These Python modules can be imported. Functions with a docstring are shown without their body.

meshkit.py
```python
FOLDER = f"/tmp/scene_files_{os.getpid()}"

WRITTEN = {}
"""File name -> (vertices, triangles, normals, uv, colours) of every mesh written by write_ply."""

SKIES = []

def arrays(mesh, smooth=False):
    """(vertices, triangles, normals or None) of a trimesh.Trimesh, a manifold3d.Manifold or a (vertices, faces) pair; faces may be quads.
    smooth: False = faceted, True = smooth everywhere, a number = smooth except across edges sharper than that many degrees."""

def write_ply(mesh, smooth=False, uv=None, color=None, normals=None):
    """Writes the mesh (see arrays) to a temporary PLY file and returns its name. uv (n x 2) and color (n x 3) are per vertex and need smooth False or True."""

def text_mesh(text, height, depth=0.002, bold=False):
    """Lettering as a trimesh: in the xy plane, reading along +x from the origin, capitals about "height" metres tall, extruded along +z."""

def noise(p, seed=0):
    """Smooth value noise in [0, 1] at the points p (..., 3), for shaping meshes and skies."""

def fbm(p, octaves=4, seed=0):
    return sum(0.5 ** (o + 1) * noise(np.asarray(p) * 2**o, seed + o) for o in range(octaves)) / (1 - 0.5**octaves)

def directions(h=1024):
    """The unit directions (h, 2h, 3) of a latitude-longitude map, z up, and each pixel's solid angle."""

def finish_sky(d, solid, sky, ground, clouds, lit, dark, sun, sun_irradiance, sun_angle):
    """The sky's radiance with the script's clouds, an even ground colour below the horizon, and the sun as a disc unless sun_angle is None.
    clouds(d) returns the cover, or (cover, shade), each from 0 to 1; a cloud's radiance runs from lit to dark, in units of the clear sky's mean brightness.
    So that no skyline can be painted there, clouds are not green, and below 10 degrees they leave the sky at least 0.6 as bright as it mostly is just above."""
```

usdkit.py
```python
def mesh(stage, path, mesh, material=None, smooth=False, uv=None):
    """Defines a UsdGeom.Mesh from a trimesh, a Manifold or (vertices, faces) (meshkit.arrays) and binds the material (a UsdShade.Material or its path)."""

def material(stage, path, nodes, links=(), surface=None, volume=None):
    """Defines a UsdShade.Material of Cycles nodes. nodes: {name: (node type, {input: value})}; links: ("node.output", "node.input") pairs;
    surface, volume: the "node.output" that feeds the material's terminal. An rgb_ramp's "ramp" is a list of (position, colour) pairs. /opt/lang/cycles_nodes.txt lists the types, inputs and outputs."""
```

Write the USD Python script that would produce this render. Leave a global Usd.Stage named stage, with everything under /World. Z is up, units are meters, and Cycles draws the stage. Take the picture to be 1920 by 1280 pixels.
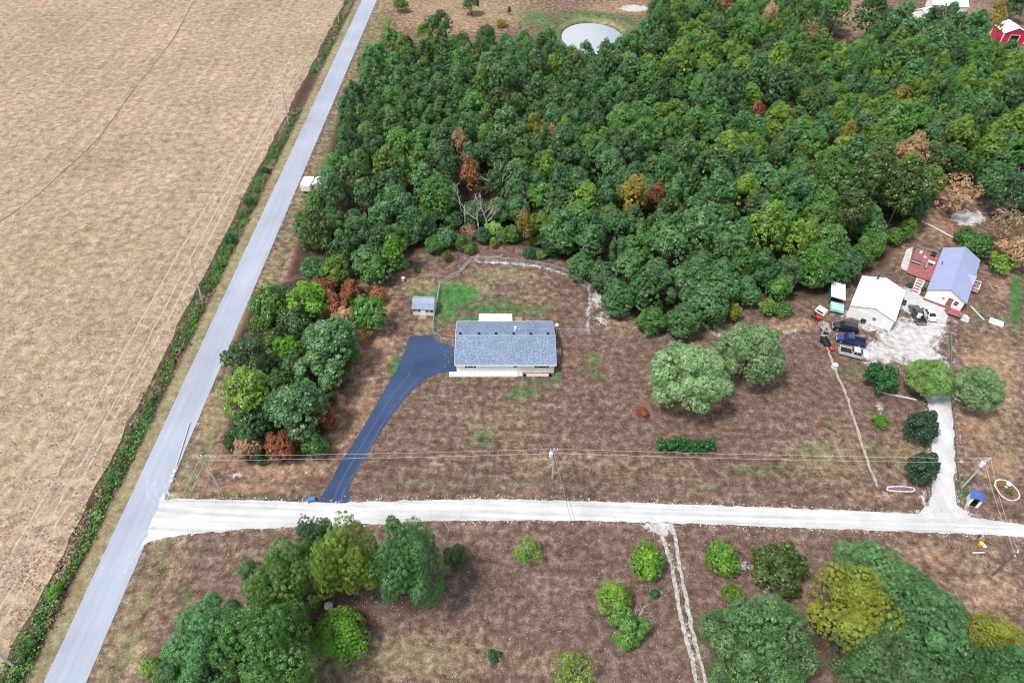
import math, random
import numpy as np, trimesh, shapely, manifold3d as m3, usdkit, meshkit
from shapely.geometry import Polygon, LineString
from pxr import Usd, UsdGeom, UsdLux, UsdShade, Gf, Sdf

stage = Usd.Stage.CreateInMemory()
UsdGeom.SetStageUpAxis(stage, 'Z')
UsdGeom.SetStageMetersPerUnit(stage, 1.0)
UsdGeom.Xform.Define(stage, '/World')

# ------------------------------------------------------------------ camera, sky, sun, exposure
F, PITCH, ROLL, ALT = 1317.0, math.radians(45.52), math.radians(1.83), 100.0
EXPOSURE = 1.5
SKY, SUN, SUN_ANGLE, SUN_EL, SUN_AZ = 0.065, 0.40, 10.0, math.radians(62), math.radians(-122)
fw = np.array([0, math.cos(PITCH), -math.sin(PITCH)])
up0, ri0 = np.array([0, math.sin(PITCH), math.cos(PITCH)]), np.array([1.0, 0, 0])
ri = math.cos(ROLL) * ri0 + math.sin(ROLL) * up0
up = -math.sin(ROLL) * ri0 + math.cos(ROLL) * up0
EYE = np.array([0, 0, ALT])
cam = UsdGeom.Camera.Define(stage, '/World/camera')
M = Gf.Matrix4d(*ri, 0, *up, 0, *(-fw), 0, *EYE, 1)
cam.AddTransformOp().Set(M)
cam.CreateHorizontalApertureAttr(36.0)
cam.CreateVerticalApertureAttr(24.0)
cam.CreateFocalLengthAttr(F / 1920 * 36)
cam.CreateFStopAttr(0.0)
cam.CreateExposureAttr(EXPOSURE)
cam.CreateClippingRangeAttr(Gf.Vec2f(1, 20000))
sky = UsdLux.DomeLight.Define(stage, '/World/sky')
usdkit.material(stage, '/World/Looks/sky', {
    's': ('sky_texture', dict(sky_type='single_scattering', sun_disc=False, sun_elevation=SUN_EL, sun_rotation=SUN_AZ, altitude=200, air_density=1.0, aerosol_density=2.2, ozone_density=1.0)),
    'c': ('texture_coordinate', {}), 'n': ('noise_texture', dict(scale=2.2, detail=5, roughness=0.6)),
    'r': ('rgb_ramp', {'ramp': [(0.38, (0, 0, 0)), (0.62, (0.75, 0.75, 0.75))]}),
    'm': ('mix_color', dict(b=(7.5, 7.8, 8.2), use_clamp=False)),
    'b': ('background_shader', dict(strength=SKY))},
    [('c.generated', 'n.vector'), ('n.fac', 'r.fac'), ('r.color', 'm.fac'), ('s.color', 'm.a'), ('m.result', 'b.color')], surface='b.background')
UsdShade.MaterialBindingAPI.Apply(sky.GetPrim()).Bind(UsdShade.Material.Get(stage, '/World/Looks/sky'))
sky.GetPrim().SetCustomDataByKey('kind', 'structure')
sun = UsdLux.DistantLight.Define(stage, '/World/sun')
sun.CreateIntensityAttr(SUN); sun.CreateAngleAttr(SUN_ANGLE); sun.CreateColorAttr(Gf.Vec3f(1.0, 0.95, 0.86)); sun.CreateNormalizeAttr(True)
sd = np.array([math.cos(SUN_EL) * math.sin(SUN_AZ), math.cos(SUN_EL) * math.cos(SUN_AZ), math.sin(SUN_EL)])
zx = np.cross([0, 0, 1.0], sd); zx /= np.linalg.norm(zx); zy = np.cross(sd, zx)
sun.AddTransformOp().Set(Gf.Matrix4d(*zx, 0, *zy, 0, *sd, 0, 0, 0, 300, 1))

# ------------------------------------------------------------------ helpers
def P(x, y, z=0.0):
    d = fw + ri * (x - 960) / F - up * (y - 640) / F
    return EYE + d * ((z - ALT) / d[2])
def PP(pts, z=0.0): return np.array([P(x, y, z)[:2] for x, y in pts])
def pix(X):
    d = np.asarray(X, float) - EYE; z = d @ fw
    return 960 + F * (d @ ri) / z, 640 - F * (d @ up) / z
def scale_at(X): return F / ((np.asarray(X) - EYE) @ fw)
taken = {}
def numbered(base):
    n = taken.get(base, -1) + 1; taken[base] = n
    return base if n == 0 else f'{base}_{n:03d}'
def setd(p, **k):
    for a, b in k.items():
        if b: p.SetCustomDataByKey(a, b)
    return p
def thing(name, label, cat, loc=(0, 0, 0), rz=0.0, group=None, scale=None, kind=None):
    x = UsdGeom.Xform.Define(stage, '/World/' + numbered(name))
    x.AddTranslateOp().Set(Gf.Vec3d(*map(float, loc)))
    if rz: x.AddRotateZOp().Set(math.degrees(rz))
    if scale is not None: x.AddScaleOp().Set(Gf.Vec3f(*map(float, np.broadcast_to(scale, 3))))
    return setd(x.GetPrim(), label=label, category=cat, group=group, kind=kind)
def part(name, mesh, mat, parent, label=None, smooth=False):
    base = str(parent.GetPath()); 
    k = base + '/' + name
    n = taken.get(k, -1) + 1; taken[k] = n
    m = usdkit.mesh(stage, k if n == 0 else f'{k}_{n:03d}', mesh, L[mat], smooth=smooth)
    if label: m.GetPrim().SetCustomDataByKey('label', label)
    return m.GetPrim()
def solo(name, mesh, mat, label=None, cat=None, kind=None, group=None, smooth=False):
    m = usdkit.mesh(stage, '/World/' + numbered(name), mesh, L[mat], smooth=smooth)
    return setd(m.GetPrim(), label=label, category=cat, kind=kind, group=group)
def box(x0, x1, y0, y1, z0, z1):
    b = trimesh.creation.box([x1 - x0, y1 - y0, z1 - z0]); b.apply_translation([(x0 + x1) / 2, (y0 + y1) / 2, (z0 + z1) / 2]); return b
def cat(*ms): return trimesh.util.concatenate([m for m in ms if m is not None])
def tube(pts, r0, r1=None, n=6, cap=True):
    pts = np.asarray(pts, float); r1 = r0 if r1 is None else r1; k = len(pts)
    rr = np.linspace(r0, r1, k) if np.ndim(r0) == 0 else np.asarray(r0)
    t = np.gradient(pts, axis=0); t /= np.linalg.norm(t, axis=1, keepdims=True) + 1e-9
    ref = np.where(np.abs(t[:, 2:3]) > 0.9, [[1.0, 0, 0]], [[0, 0, 1.0]])
    a = np.cross(t, ref); a /= np.linalg.norm(a, axis=1, keepdims=True); b = np.cross(t, a)
    th = np.arange(n) * 2 * np.pi / n
    v = (pts[:, None] + rr[:, None, None] * (np.cos(th)[None, :, None] * a[:, None] + np.sin(th)[None, :, None] * b[:, None])).reshape(-1, 3)
    f = []
    for i in range(k - 1):
        for j in range(n):
            p, q = i * n + j, i * n + (j + 1) % n
            f += [(p, p + n, q + n), (p, q + n, q)]
    if cap:
        for j in range(1, n - 1): f += [(0, j, j + 1), ((k - 1) * n, (k - 1) * n + j + 1, (k - 1) * n + j)]
    return trimesh.Trimesh(v, f, process=False)
def cyl(r, h, n=16, z=0, r2=None):
    return tube([(0, 0, z), (0, 0, z + h)], r, r2, n)
def moved(m, x=0, y=0, z=0, rz=0):
    m = m.copy(); m.apply_transform(trimesh.transformations.rotation_matrix(rz, [0, 0, 1])); m.apply_translation([x, y, z]); return m
def hull(pts): return trimesh.convex.convex_hull(np.asarray(pts, float))
def rbox(x0, x1, y0, y1, z0, z1, r):
    o = []
    for x in (x0 + r, x1 - r):
        for y in (y0 + r, y1 - r):
            for z in (z0 + r, z1 - r):
                o.append(trimesh.creation.icosphere(1, r).vertices + [x, y, z])
    return hull(np.vstack(o))
def quad(a, b, c, d): return trimesh.Trimesh([a, b, c, d], [(0, 1, 2), (0, 2, 3)], process=False)
def wobble(poly, amp, step=0.6, seed=0, sc=0.5):
    """edge of a world polygon, resampled and made ragged"""
    g = Polygon(poly); r = np.array(g.exterior.segmentize(step).coords)[:-1]
    n = meshkit.fbm(np.c_[r * sc, np.full(len(r), seed)], 4, seed) - 0.5; n2 = meshkit.fbm(np.c_[r * sc, np.full(len(r), seed + 9.5)], 4, seed + 5) - 0.5
    g2 = Polygon(r + 2 * amp * np.c_[n, n2]).buffer(0)
    return max(g2.geoms, key=lambda q: q.area) if hasattr(g2, 'geoms') else g2
def sheet(poly, z):
    g = poly if hasattr(poly, 'exterior') else Polygon(poly)
    v, f = trimesh.creation.triangulate_polygon(g, engine='earcut')
    m = trimesh.Trimesh(np.c_[v, np.full(len(v), z)], f, process=False)
    if m.face_normals[:, 2].sum() < 0: m.invert()
    return m
def spline(pts, n=8):
    pts = np.asarray(pts, float); k = len(pts); out = []
    q = np.vstack([2 * pts[0] - pts[1], pts, 2 * pts[-1] - pts[-2]])
    for i in range(k - 1):
        p0, p1, p2, p3 = q[i:i + 4]
        for t in np.linspace(0, 1, n, endpoint=False):
            out.append(0.5 * (2 * p1 + (p2 - p0) * t + (2 * p0 - 5 * p1 + 4 * p2 - p3) * t * t + (3 * p1 - p0 - 3 * p2 + p3) * t ** 3))
    return np.array(out + [pts[-1]])

# ------------------------------------------------------------------ materials
L = {}
def mat(name, nodes, links, surface='p.BSDF'):
    L[name] = usdkit.material(stage, '/World/Looks/' + name, nodes, links, surface=surface); return L[name]
def plain(name, col, rough=0.6, var=0.15, scale=1.5, spec=0.4, bump=0.0, bscale=20, metal=0.0, coat=0.0):
    c = np.array(col)
    nodes = {'g': ('geometry', {}), 'n': ('noise_texture', dict(scale=scale, detail=5, roughness=0.6)),
             'r': ('rgb_ramp', {'ramp': [(0.3, tuple(c * (1 - var))), (0.7, tuple(np.minimum(c * (1 + var), 0.95)))]}),
             'p': ('principled_bsdf', dict(roughness=rough, specular_ior_level=spec, metallic=metal, coat_weight=coat))}
    links = [('g.position', 'n.vector'), ('n.fac', 'r.fac'), ('r.color', 'p.base_color')]
    if bump:
        nodes['n2'] = ('noise_texture', dict(scale=bscale, detail=4)); nodes['b'] = ('bump', dict(strength=bump, distance=0.05))
        links += [('g.position', 'n2.vector'), ('n2.fac', 'b.height'), ('b.normal', 'p.normal')]
    return mat(name, nodes, links)
def leafmat(name, dark, mid, light, trans=0.16, hue=0.012):
    """colour by leaf (islands), by clump (noise) and by tree (object random)"""
    dark, mid, light = map(np.array, (dark, mid, light))
    tc = tuple(np.minimum(mid * np.array([1.5, 1.7, 0.8]), 0.9))
    return mat(name, {
        'g': ('geometry', {}), 'o': ('object_info', {}), 'n': ('noise_texture', dict(scale=0.55, detail=2)),
        'add': ('math', dict(math_type='multiply_add', value2=0.55, value3=0.0)), 'sum': ('math', dict(math_type='multiply_add', value2=0.5)),
        'r': ('rgb_ramp', {'ramp': [(0.15, tuple(dark)), (0.46, tuple(mid)), (0.66, tuple((mid + light) / 2)), (0.86, tuple(light))]}),
        'hm': ('map_range', dict(to_min=0.5 - hue, to_max=0.5 + hue)), 'vm': ('map_range', dict(to_min=0.72, to_max=1.25)),
        'om': ('math', dict(math_type='multiply', value2=7.31)), 'of': ('math', dict(math_type='fraction')),
        'h': ('hsv', dict(saturation=1.0)),
        'p': ('principled_bsdf', dict(roughness=0.42, specular_ior_level=0.5)),
        't': ('translucent_bsdf', dict(color=tc)), 'm': ('mix_closure', dict(fac=trans))},
        [('g.random_per_island', 'add.value1'), ('g.position', 'n.vector'), ('n.fac', 'sum.value1'), ('add.value', 'sum.value3'), ('sum.value', 'r.fac'),
         ('o.random', 'hm.value'), ('hm.result', 'h.hue'), ('o.random', 'om.value1'), ('om.value', 'of.value1'), ('of.value', 'vm.value'), ('vm.result', 'h.value'),
         ('r.color', 'h.color'), ('h.color', 'p.base_color'), ('p.BSDF', 'm.closure1'), ('t.BSDF', 'm.closure2')], surface='m.closure')
leafmat('leaf_deep', (0.021, 0.0567, 0.0126), (0.0931, 0.2243, 0.062), (0.5501, 0.7258, 0.2936))
leafmat('leaf_blue', (0.027, 0.0743, 0.0189), (0.1454, 0.3283, 0.1109), (0.85, 0.85, 0.6397))
leafmat('leaf_mid', (0.03, 0.081, 0.0095), (0.1504, 0.3446, 0.0626), (0.7207, 0.85, 0.3119))
leafmat('leaf_yellow_green', (0.0525, 0.0945, 0.0074), (0.239, 0.4088, 0.049), (0.8151, 0.85, 0.2294))
leafmat('leaf_lime', (.06, .15, .008), (.17, .37, .018), (.40, .62, .07))
leafmat('leaf_silver', (0.0875, 0.18, 0.0575), (0.396, 0.5768, 0.2933), (0.85, 0.85, 0.85))
leafmat('leaf_silver_lime', (0.1125, 0.216, 0.046), (0.3375, 0.528, 0.138), (0.85, 0.9, 0.483))
leafmat('leaf_olive', (0.033, 0.0567, 0.0063), (0.1168, 0.2005, 0.0378), (0.396, 0.5022, 0.1176))
leafmat('leaf_gold', (0.1375, 0.1105, 0.0156), (0.4125, 0.325, 0.0455), (0.6875, 0.572, 0.13), hue=.008)
leafmat('leaf_mustard', (0.11, 0.12, 0.01), (0.2944, 0.3465, 0.03), (0.55, 0.567, 0.11), hue=.008)
leafmat('leaf_rust', (0.1375, 0.0442, 0.0182), (0.45, 0.169, 0.065), (0.775, 0.39, 0.195), hue=.01)
leafmat('leaf_tan', (0.225, 0.13, 0.0715), (0.575, 0.39, 0.221), (0.85, 0.676, 0.468), hue=.01)
leafmat('leaf_conifer', (.008, .03, .014), (.022, .078, .034), (.06, .15, .075), trans=.1)
leafmat('leaf_hedge', (.012, .065, .014), (.03, .165, .032), (.09, .30, .08), trans=.15)
leafmat('straw', (.20, .155, .10), (.37, .29, .20), (.62, .52, .40), trans=.1)
leafmat('pale_grass', (.24, .20, .165), (.40, .345, .30), (.66, .60, .56), trans=.1)
leafmat('gravel_bits', (.3, .28, .26), (.6, .58, .56), (.85, .85, .85), trans=.02)
plain('bark', (.075, .06, .048), .9, .35, 6, .2, .6, 14)
plain('pale_bark', (.42, .40, .38), .85, .3, 4, .2, .4, 14)
plain('grey_twig', (.22, .19, .18), .9, .3, 4, .2)
plain('white_siding', (.74, .73, .70), .55, .04, .8)
plain('white_roof', (.60, .70, .70), .4, .07, .35, .5)
plain('white_trim', (.78, .78, .77), .5, .03, 1)
plain('cream_deck', (.66, .60, .52), .7, .12, 1.2)
plain('pink_paving', (.46, .36, .30), .8, .25, 2.2, .3, .3, 8)
plain('concrete', (.42, .42, .42), .85, .15, .9, .3, .3, 9)
plain('dark_frame', (.012, .013, .016), .4, .2)
plain('window_glass', (.02, .026, .034), .08, .1, 1, .6)
plain('tan_box', (.30, .19, .13), .7)
plain('red_deck', (.29, .10, .105), .7, .3, 1.2, .3, .3, 12)
plain('red_paint', (.42, .03, .03), .45, .15, 2)
plain('barn_red', (.55, .03, .075), .6, .15, .8)
plain('teal_roof', (.30, .52, .47), .45, .18, .9)
plain('dark_teal', (.07, .16, .15), .6, .2)
plain('galvanised', (.42, .45, .47), .4, .12, 2, .5, metal=.5)
plain('pole_wood', (.42, .40, .38), .85, .2, 1.5)
plain('pole_wood_dark', (.11, .11, .095), .85, .25, 1.5)
plain('insulator_grey', (.62, .64, .66), .4)
plain('wire_metal', (.50, .44, .40), .5, .1)
plain('wire_dark', (.10, .09, .09), .5, .1)
plain('blue_plastic', (.02, .17, .42), .4, .1)
plain('blue_roof', (.055, .11, .36), .5, .15)
plain('tyre', (.015, .015, .016), .9)
plain('rim', (.45, .46, .47), .35, .05, 2, .5, metal=.6)
plain('car_black', (.010, .012, .018), .18, .1, 1, .5, coat=1)
plain('car_blue', (.012, .03, .16), .2, .1, 1, .5, coat=1)
plain('car_silver', (.52, .53, .54), .25, .05, 1, .5, coat=1)
plain('car_charcoal', (.05, .052, .06), .2, .1, 1, .5, coat=1)
plain('car_white', (.74, .74, .74), .22, .03, 1, .5, coat=1)
plain('lamp_clear', (.6, .62, .64), .15)
plain('lamp_red', (.45, .02, .02), .2)
plain('purple_mulch', (.16, .11, .15), .95, .3, 3, .2, .8, 9)
plain('orange_mulch', (.17, .085, .06), .95, .35, 2.5, .2, .8, 9)
plain('white_stone', (.56, .555, .53), .8, .12, 3)
plain('grey_stone', (.26, .25, .27), .85, .25, 3, .3, .5, 8)
plain('old_timber', (.13, .105, .11), .9, .3, 2)
plain('yellow_plastic', (.55, .42, .04), .5)
plain('scrap', (.36, .30, .27), .8, .4, 3)
def roofmat(name, a, b, c, sc, seam=None):
    nodes = {'g': ('geometry', {}), 'n': ('noise_texture', dict(scale=sc, detail=4, roughness=.65)), 'n2': ('noise_texture', dict(scale=.4, detail=3)),
             'r': ('rgb_ramp', {'ramp': [(.25, a), (.5, b), (.75, c)]}), 'r2': ('rgb_ramp', {'ramp': [(.3, (.88,) * 3), (.7, (1.1,) * 3)]}),
             'm': ('mix_color', dict(blend_type='multiply', fac=1.0, use_clamp=False)), 'b': ('bump', dict(strength=.7, distance=.05)), 'p': ('principled_bsdf', dict(roughness=.75, specular_ior_level=.3))}
    mat(name, nodes, [('g.position', 'n.vector'), ('g.position', 'n2.vector'), ('n.fac', 'r.fac'), ('n2.fac', 'r2.fac'), ('r.color', 'm.a'), ('r2.color', 'm.b'), ('m.result', 'p.base_color'), ('n.fac', 'b.height'), ('b.normal', 'p.normal')])
roofmat('shingle', (.07, .098, .148), (.15, .195, .275), (.27, .34, .45), 3.2)
roofmat('shed_shingle', (.16, .20, .27), (.24, .29, .38), (.34, .40, .50), 3)
plain('lavender_metal', (.27, .30, .46), .4, .05, .3, .5)
# pond: dark murky water that mirrors the sky
mat('pond_water', {'n': ('noise_texture', dict(scale=.6, detail=3)), 'g': ('geometry', {}), 'b': ('bump', dict(strength=.02, distance=.05)),
    'd': ('diffuse_bsdf', dict(color=(.36, .37, .33))), 'gl': ('glossy_bsdf', dict(color=(1, 1, 1), roughness=.03)), 'm': ('mix_closure', dict(fac=.6))}, [('g.position', 'n.vector'), ('n.fac', 'b.height'), ('b.normal', 'gl.normal'), ('d.BSDF', 'm.closure1'), ('gl.BSDF', 'm.closure2')], surface='m.closure')
# roads
mat('asphalt', {'g': ('geometry', {}), 'mp': ('mapping', dict(scale=(1.2, .03, 1))), 'n': ('noise_texture', dict(scale=1, detail=4)), 'n2': ('noise_texture', dict(scale=.09, detail=4)), 'n3': ('noise_texture', dict(scale=7, detail=4)),
    'r': ('rgb_ramp', {'ramp': [(.3, (.26, .285, .345)), (.7, (.31, .335, .40))]}), 'r2': ('rgb_ramp', {'ramp': [(.3, (.9,) * 3), (.7, (1.1,) * 3)]}), 'r3': ('rgb_ramp', {'ramp': [(.25, (.9,) * 3), (.75, (1.1,) * 3)]}),
    'm': ('mix_color', dict(blend_type='multiply', fac=1.0, use_clamp=False)), 'm2': ('mix_color', dict(blend_type='multiply', fac=1.0, use_clamp=False)), 'p': ('principled_bsdf', dict(roughness=.8, specular_ior_level=.3))},
    [('g.position', 'mp.vector'), ('mp.vector', 'n.vector'), ('g.position', 'n2.vector'), ('g.position', 'n3.vector'), ('n.fac', 'r.fac'), ('n2.fac', 'r2.fac'), ('n3.fac', 'r3.fac'), ('r.color', 'm.a'), ('r2.color', 'm.b'), ('m.result', 'm2.a'), ('r3.color', 'm2.b'), ('m2.result', 'p.base_color')])
mat('driveway_asphalt', {'g': ('geometry', {}), 'n': ('noise_texture', dict(scale=.16, detail=4)), 'n3': ('noise_texture', dict(scale=4, detail=4)),
    'r': ('rgb_ramp', {'ramp': [(.3, (.012, .030, .082)), (.7, (.026, .054, .126))]}), 'r3': ('rgb_ramp', {'ramp': [(.25, (.85,) * 3), (.75, (1.15,) * 3)]}),
    'm': ('mix_color', dict(blend_type='multiply', fac=1.0, use_clamp=False)), 'p': ('principled_bsdf', dict(roughness=.55, specular_ior_level=.5))},
    [('g.position', 'n.vector'), ('g.position', 'n3.vector'), ('n.fac', 'r.fac'), ('n3.fac', 'r3.fac'), ('r.color', 'm.a'), ('r3.color', 'm.b'), ('m.result', 'p.base_color')])
plain('tyre_wear', (.04, .075, .16), .6, .25, .8)
mat('gravel', {'g': ('geometry', {}), 'n': ('noise_texture', dict(scale=.25, detail=4)), 'n3': ('noise_texture', dict(scale=5, detail=4, roughness=.7)), 'mp': ('mapping', dict(scale=(.05, 1.4, 1))), 'n2': ('noise_texture', dict(scale=1, detail=3)),
    'r': ('rgb_ramp', {'ramp': [(.3, (.42, .422, .432)), (.7, (.53, .532, .542))]}), 'r3': ('rgb_ramp', {'ramp': [(.25, (.82,) * 3), (.7, (1.1,) * 3)]}), 'r2': ('rgb_ramp', {'ramp': [(.3, (.78, .77, .75)), (.6, (1.06,) * 3)]}),
    'm': ('mix_color', dict(blend_type='multiply', fac=1.0, use_clamp=False)), 'm2': ('mix_color', dict(blend_type='multiply', fac=1.0, use_clamp=False)), 'b': ('bump', dict(strength=.4, distance=.04)), 'p': ('principled_bsdf', dict(roughness=.95, specular_ior_level=.2))},
    [('g.position', 'n.vector'), ('g.position', 'n3.vector'), ('g.position', 'mp.vector'), ('mp.vector', 'n2.vector'), ('n.fac', 'r.fac'), ('n3.fac', 'r3.fac'), ('n2.fac', 'r2.fac'), ('r.color', 'm.a'), ('r3.color', 'm.b'), ('m.result', 'm2.a'), ('r2.color', 'm2.b'), ('m2.result', 'p.base_color'), ('n3.fac', 'b.height'), ('b.normal', 'p.normal')])
mat('yard_gravel', {'g': ('geometry', {}), 'n': ('noise_texture', dict(scale=.25, detail=4)), 'n3': ('noise_texture', dict(scale=5, detail=4, roughness=.7)), 'mp': ('mapping', dict(scale=(.5, .12, 1))), 'n2': ('noise_texture', dict(scale=1, detail=3)),
    'r': ('rgb_ramp', {'ramp': [(.3, (.42, .422, .432)), (.7, (.53, .532, .542))]}), 'r3': ('rgb_ramp', {'ramp': [(.25, (.82,) * 3), (.7, (1.1,) * 3)]}), 'r2': ('rgb_ramp', {'ramp': [(.3, (.86, .85, .84)), (.6, (1.06,) * 3)]}),
    'm': ('mix_color', dict(blend_type='multiply', fac=1.0, use_clamp=False)), 'm2': ('mix_color', dict(blend_type='multiply', fac=1.0, use_clamp=False)), 'b': ('bump', dict(strength=.4, distance=.04)), 'p': ('principled_bsdf', dict(roughness=.95, specular_ior_level=.2))},
    [('g.position', 'n.vector'), ('g.position', 'n3.vector'), ('g.position', 'mp.vector'), ('mp.vector', 'n2.vector'), ('n.fac', 'r.fac'), ('n3.fac', 'r3.fac'), ('n2.fac', 'r2.fac'), ('r.color', 'm.a'), ('r3.color', 'm.b'), ('m.result', 'm2.a'), ('r2.color', 'm2.b'), ('m2.result', 'p.base_color'), ('n3.fac', 'b.height'), ('b.normal', 'p.normal')])
# ground: brown dead lawn; the sheet's attributes say how much gravel / green / straw / soil / mown stripe / forest floor grows where
gn = {'g': ('geometry', {}), 'a': ('attribute', dict(attribute='cover')), 'a2': ('attribute', dict(attribute='soil')), 's': ('separate_color', {}), 's2': ('separate_color', {}),
      'nb': ('noise_texture', dict(scale=.12, detail=5, roughness=.6)), 'nm': ('noise_texture', dict(scale=.75, detail=6, roughness=.68)), 'nf': ('noise_texture', dict(scale=3.2, detail=5, roughness=.7, distortion=.6)),
      'mp': ('mapping', dict(scale=(.05, .95, 1))), 'nw': ('noise_texture', dict(scale=1, detail=5, roughness=.6)),
      'brown': ('rgb_ramp', {'ramp': [(.28, (.046, .027, .020)), (.5, (.122, .080, .062)), (.72, (.25, .182, .15))]}),
      'dirt': ('rgb_ramp', {'ramp': [(.28, (.13, .073, .046)), (.5, (.235, .145, .095)), (.72, (.39, .285, .225))]}),
      'green': ('rgb_ramp', {'ramp': [(.28, (.020, .058, .018)), (.5, (.045, .125, .035)), (.72, (.11, .20, .075))]}),
      'straw': ('rgb_ramp', {'ramp': [(.28, (.13, .105, .055)), (.5, (.21, .175, .10)), (.72, (.33, .28, .18))]}),
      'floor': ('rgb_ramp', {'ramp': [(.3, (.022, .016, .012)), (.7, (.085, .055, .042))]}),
      'stone': ('rgb_ramp', {'ramp': [(.3, (.30, .28, .27)), (.7, (.54, .535, .54))]}),
      'fine': ('rgb_ramp', {'ramp': [(.25, (.55,) * 3), (.5, (1.0,) * 3), (.72, (1.5,) * 3)]}),
      'strip': ('rgb_ramp', {'ramp': [(.34, (.58, .54, .54)), (.66, (1.4, 1.42, 1.4))]}),
      'big': ('rgb_ramp', {'ramp': [(.3, (.82, .80, .80)), (.7, (1.18, 1.2, 1.18))]}),
      'bm': ('bump', dict(strength=.7, distance=.12)), 'p': ('principled_bsdf', dict(roughness=.95, specular_ior_level=.15))}
gl = [('g.position', n + '.vector') for n in ('nb', 'nm', 'nf', 'mp')] + [('mp.vector', 'nw.vector'), ('a.color', 's.color'), ('a2.color', 's2.color')]
gn['mixn'] = ('mix_float', dict(fac=.5)); gl += [('nm.fac', 'mixn.a'), ('nf.fac', 'mixn.b')]
gl += [('nm.fac', n + '.fac') for n in ('brown', 'dirt', 'green', 'straw', 'floor', 'stone')] + [('nf.fac', 'fine.fac'), ('nw.fac', 'strip.fac'), ('nb.fac', 'big.fac'), ('nf.fac', 'bm.height'), ('bm.normal', 'p.normal')]
def thr(name, src, noise, amt=.55, soft=.14):
    """where the attribute beats the noise the cover shows: ragged edges"""
    gn[name + 'k'] = ('math', dict(math_type='multiply_add', value2=amt, value3=-amt / 2)); gn[name + 'q'] = ('math', dict(math_type='add'))
    gn[name] = ('map_range', dict(range_type='smoothstep', from_min=.5 - soft, from_max=.5 + soft, clamp=True))
    gl.extend([(noise, name + 'k.value1'), (name + 'k.value', name + 'q.value1'), (src, name + 'q.value2'), (name + 'q.value', name + '.value')])
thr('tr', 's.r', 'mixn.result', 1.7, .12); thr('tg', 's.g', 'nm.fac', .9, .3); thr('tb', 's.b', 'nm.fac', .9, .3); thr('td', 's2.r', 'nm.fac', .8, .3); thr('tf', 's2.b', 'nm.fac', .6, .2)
prev = 'brown.color'
def over(name, col, fac):
    global prev
    gn[name] = ('mix_color', {}); gl.extend([(prev, name + '.a'), (col, name + '.b'), (fac, name + '.fac')]); prev = name + '.result'
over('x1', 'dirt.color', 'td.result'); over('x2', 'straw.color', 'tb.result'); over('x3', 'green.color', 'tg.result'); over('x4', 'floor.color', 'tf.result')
def mul(name, col, fac=None, v=1.0):
    global prev
    gn[name] = ('mix_color', dict(blend_type='multiply', fac=v, use_clamp=False)); gl.extend([(prev, name + '.a'), (col, name + '.b')])
    if fac: gl.append((fac, name + '.fac'))
    prev = name + '.result'
mul('y1', 'strip.color', 's2.g'); mul('y2', 'fine.color'); mul('y3', 'big.color')
over('x5', 'stone.color', 'tr.result')
gl.append((prev, 'p.base_color'))
mat('ground', gn, gl)
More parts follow.
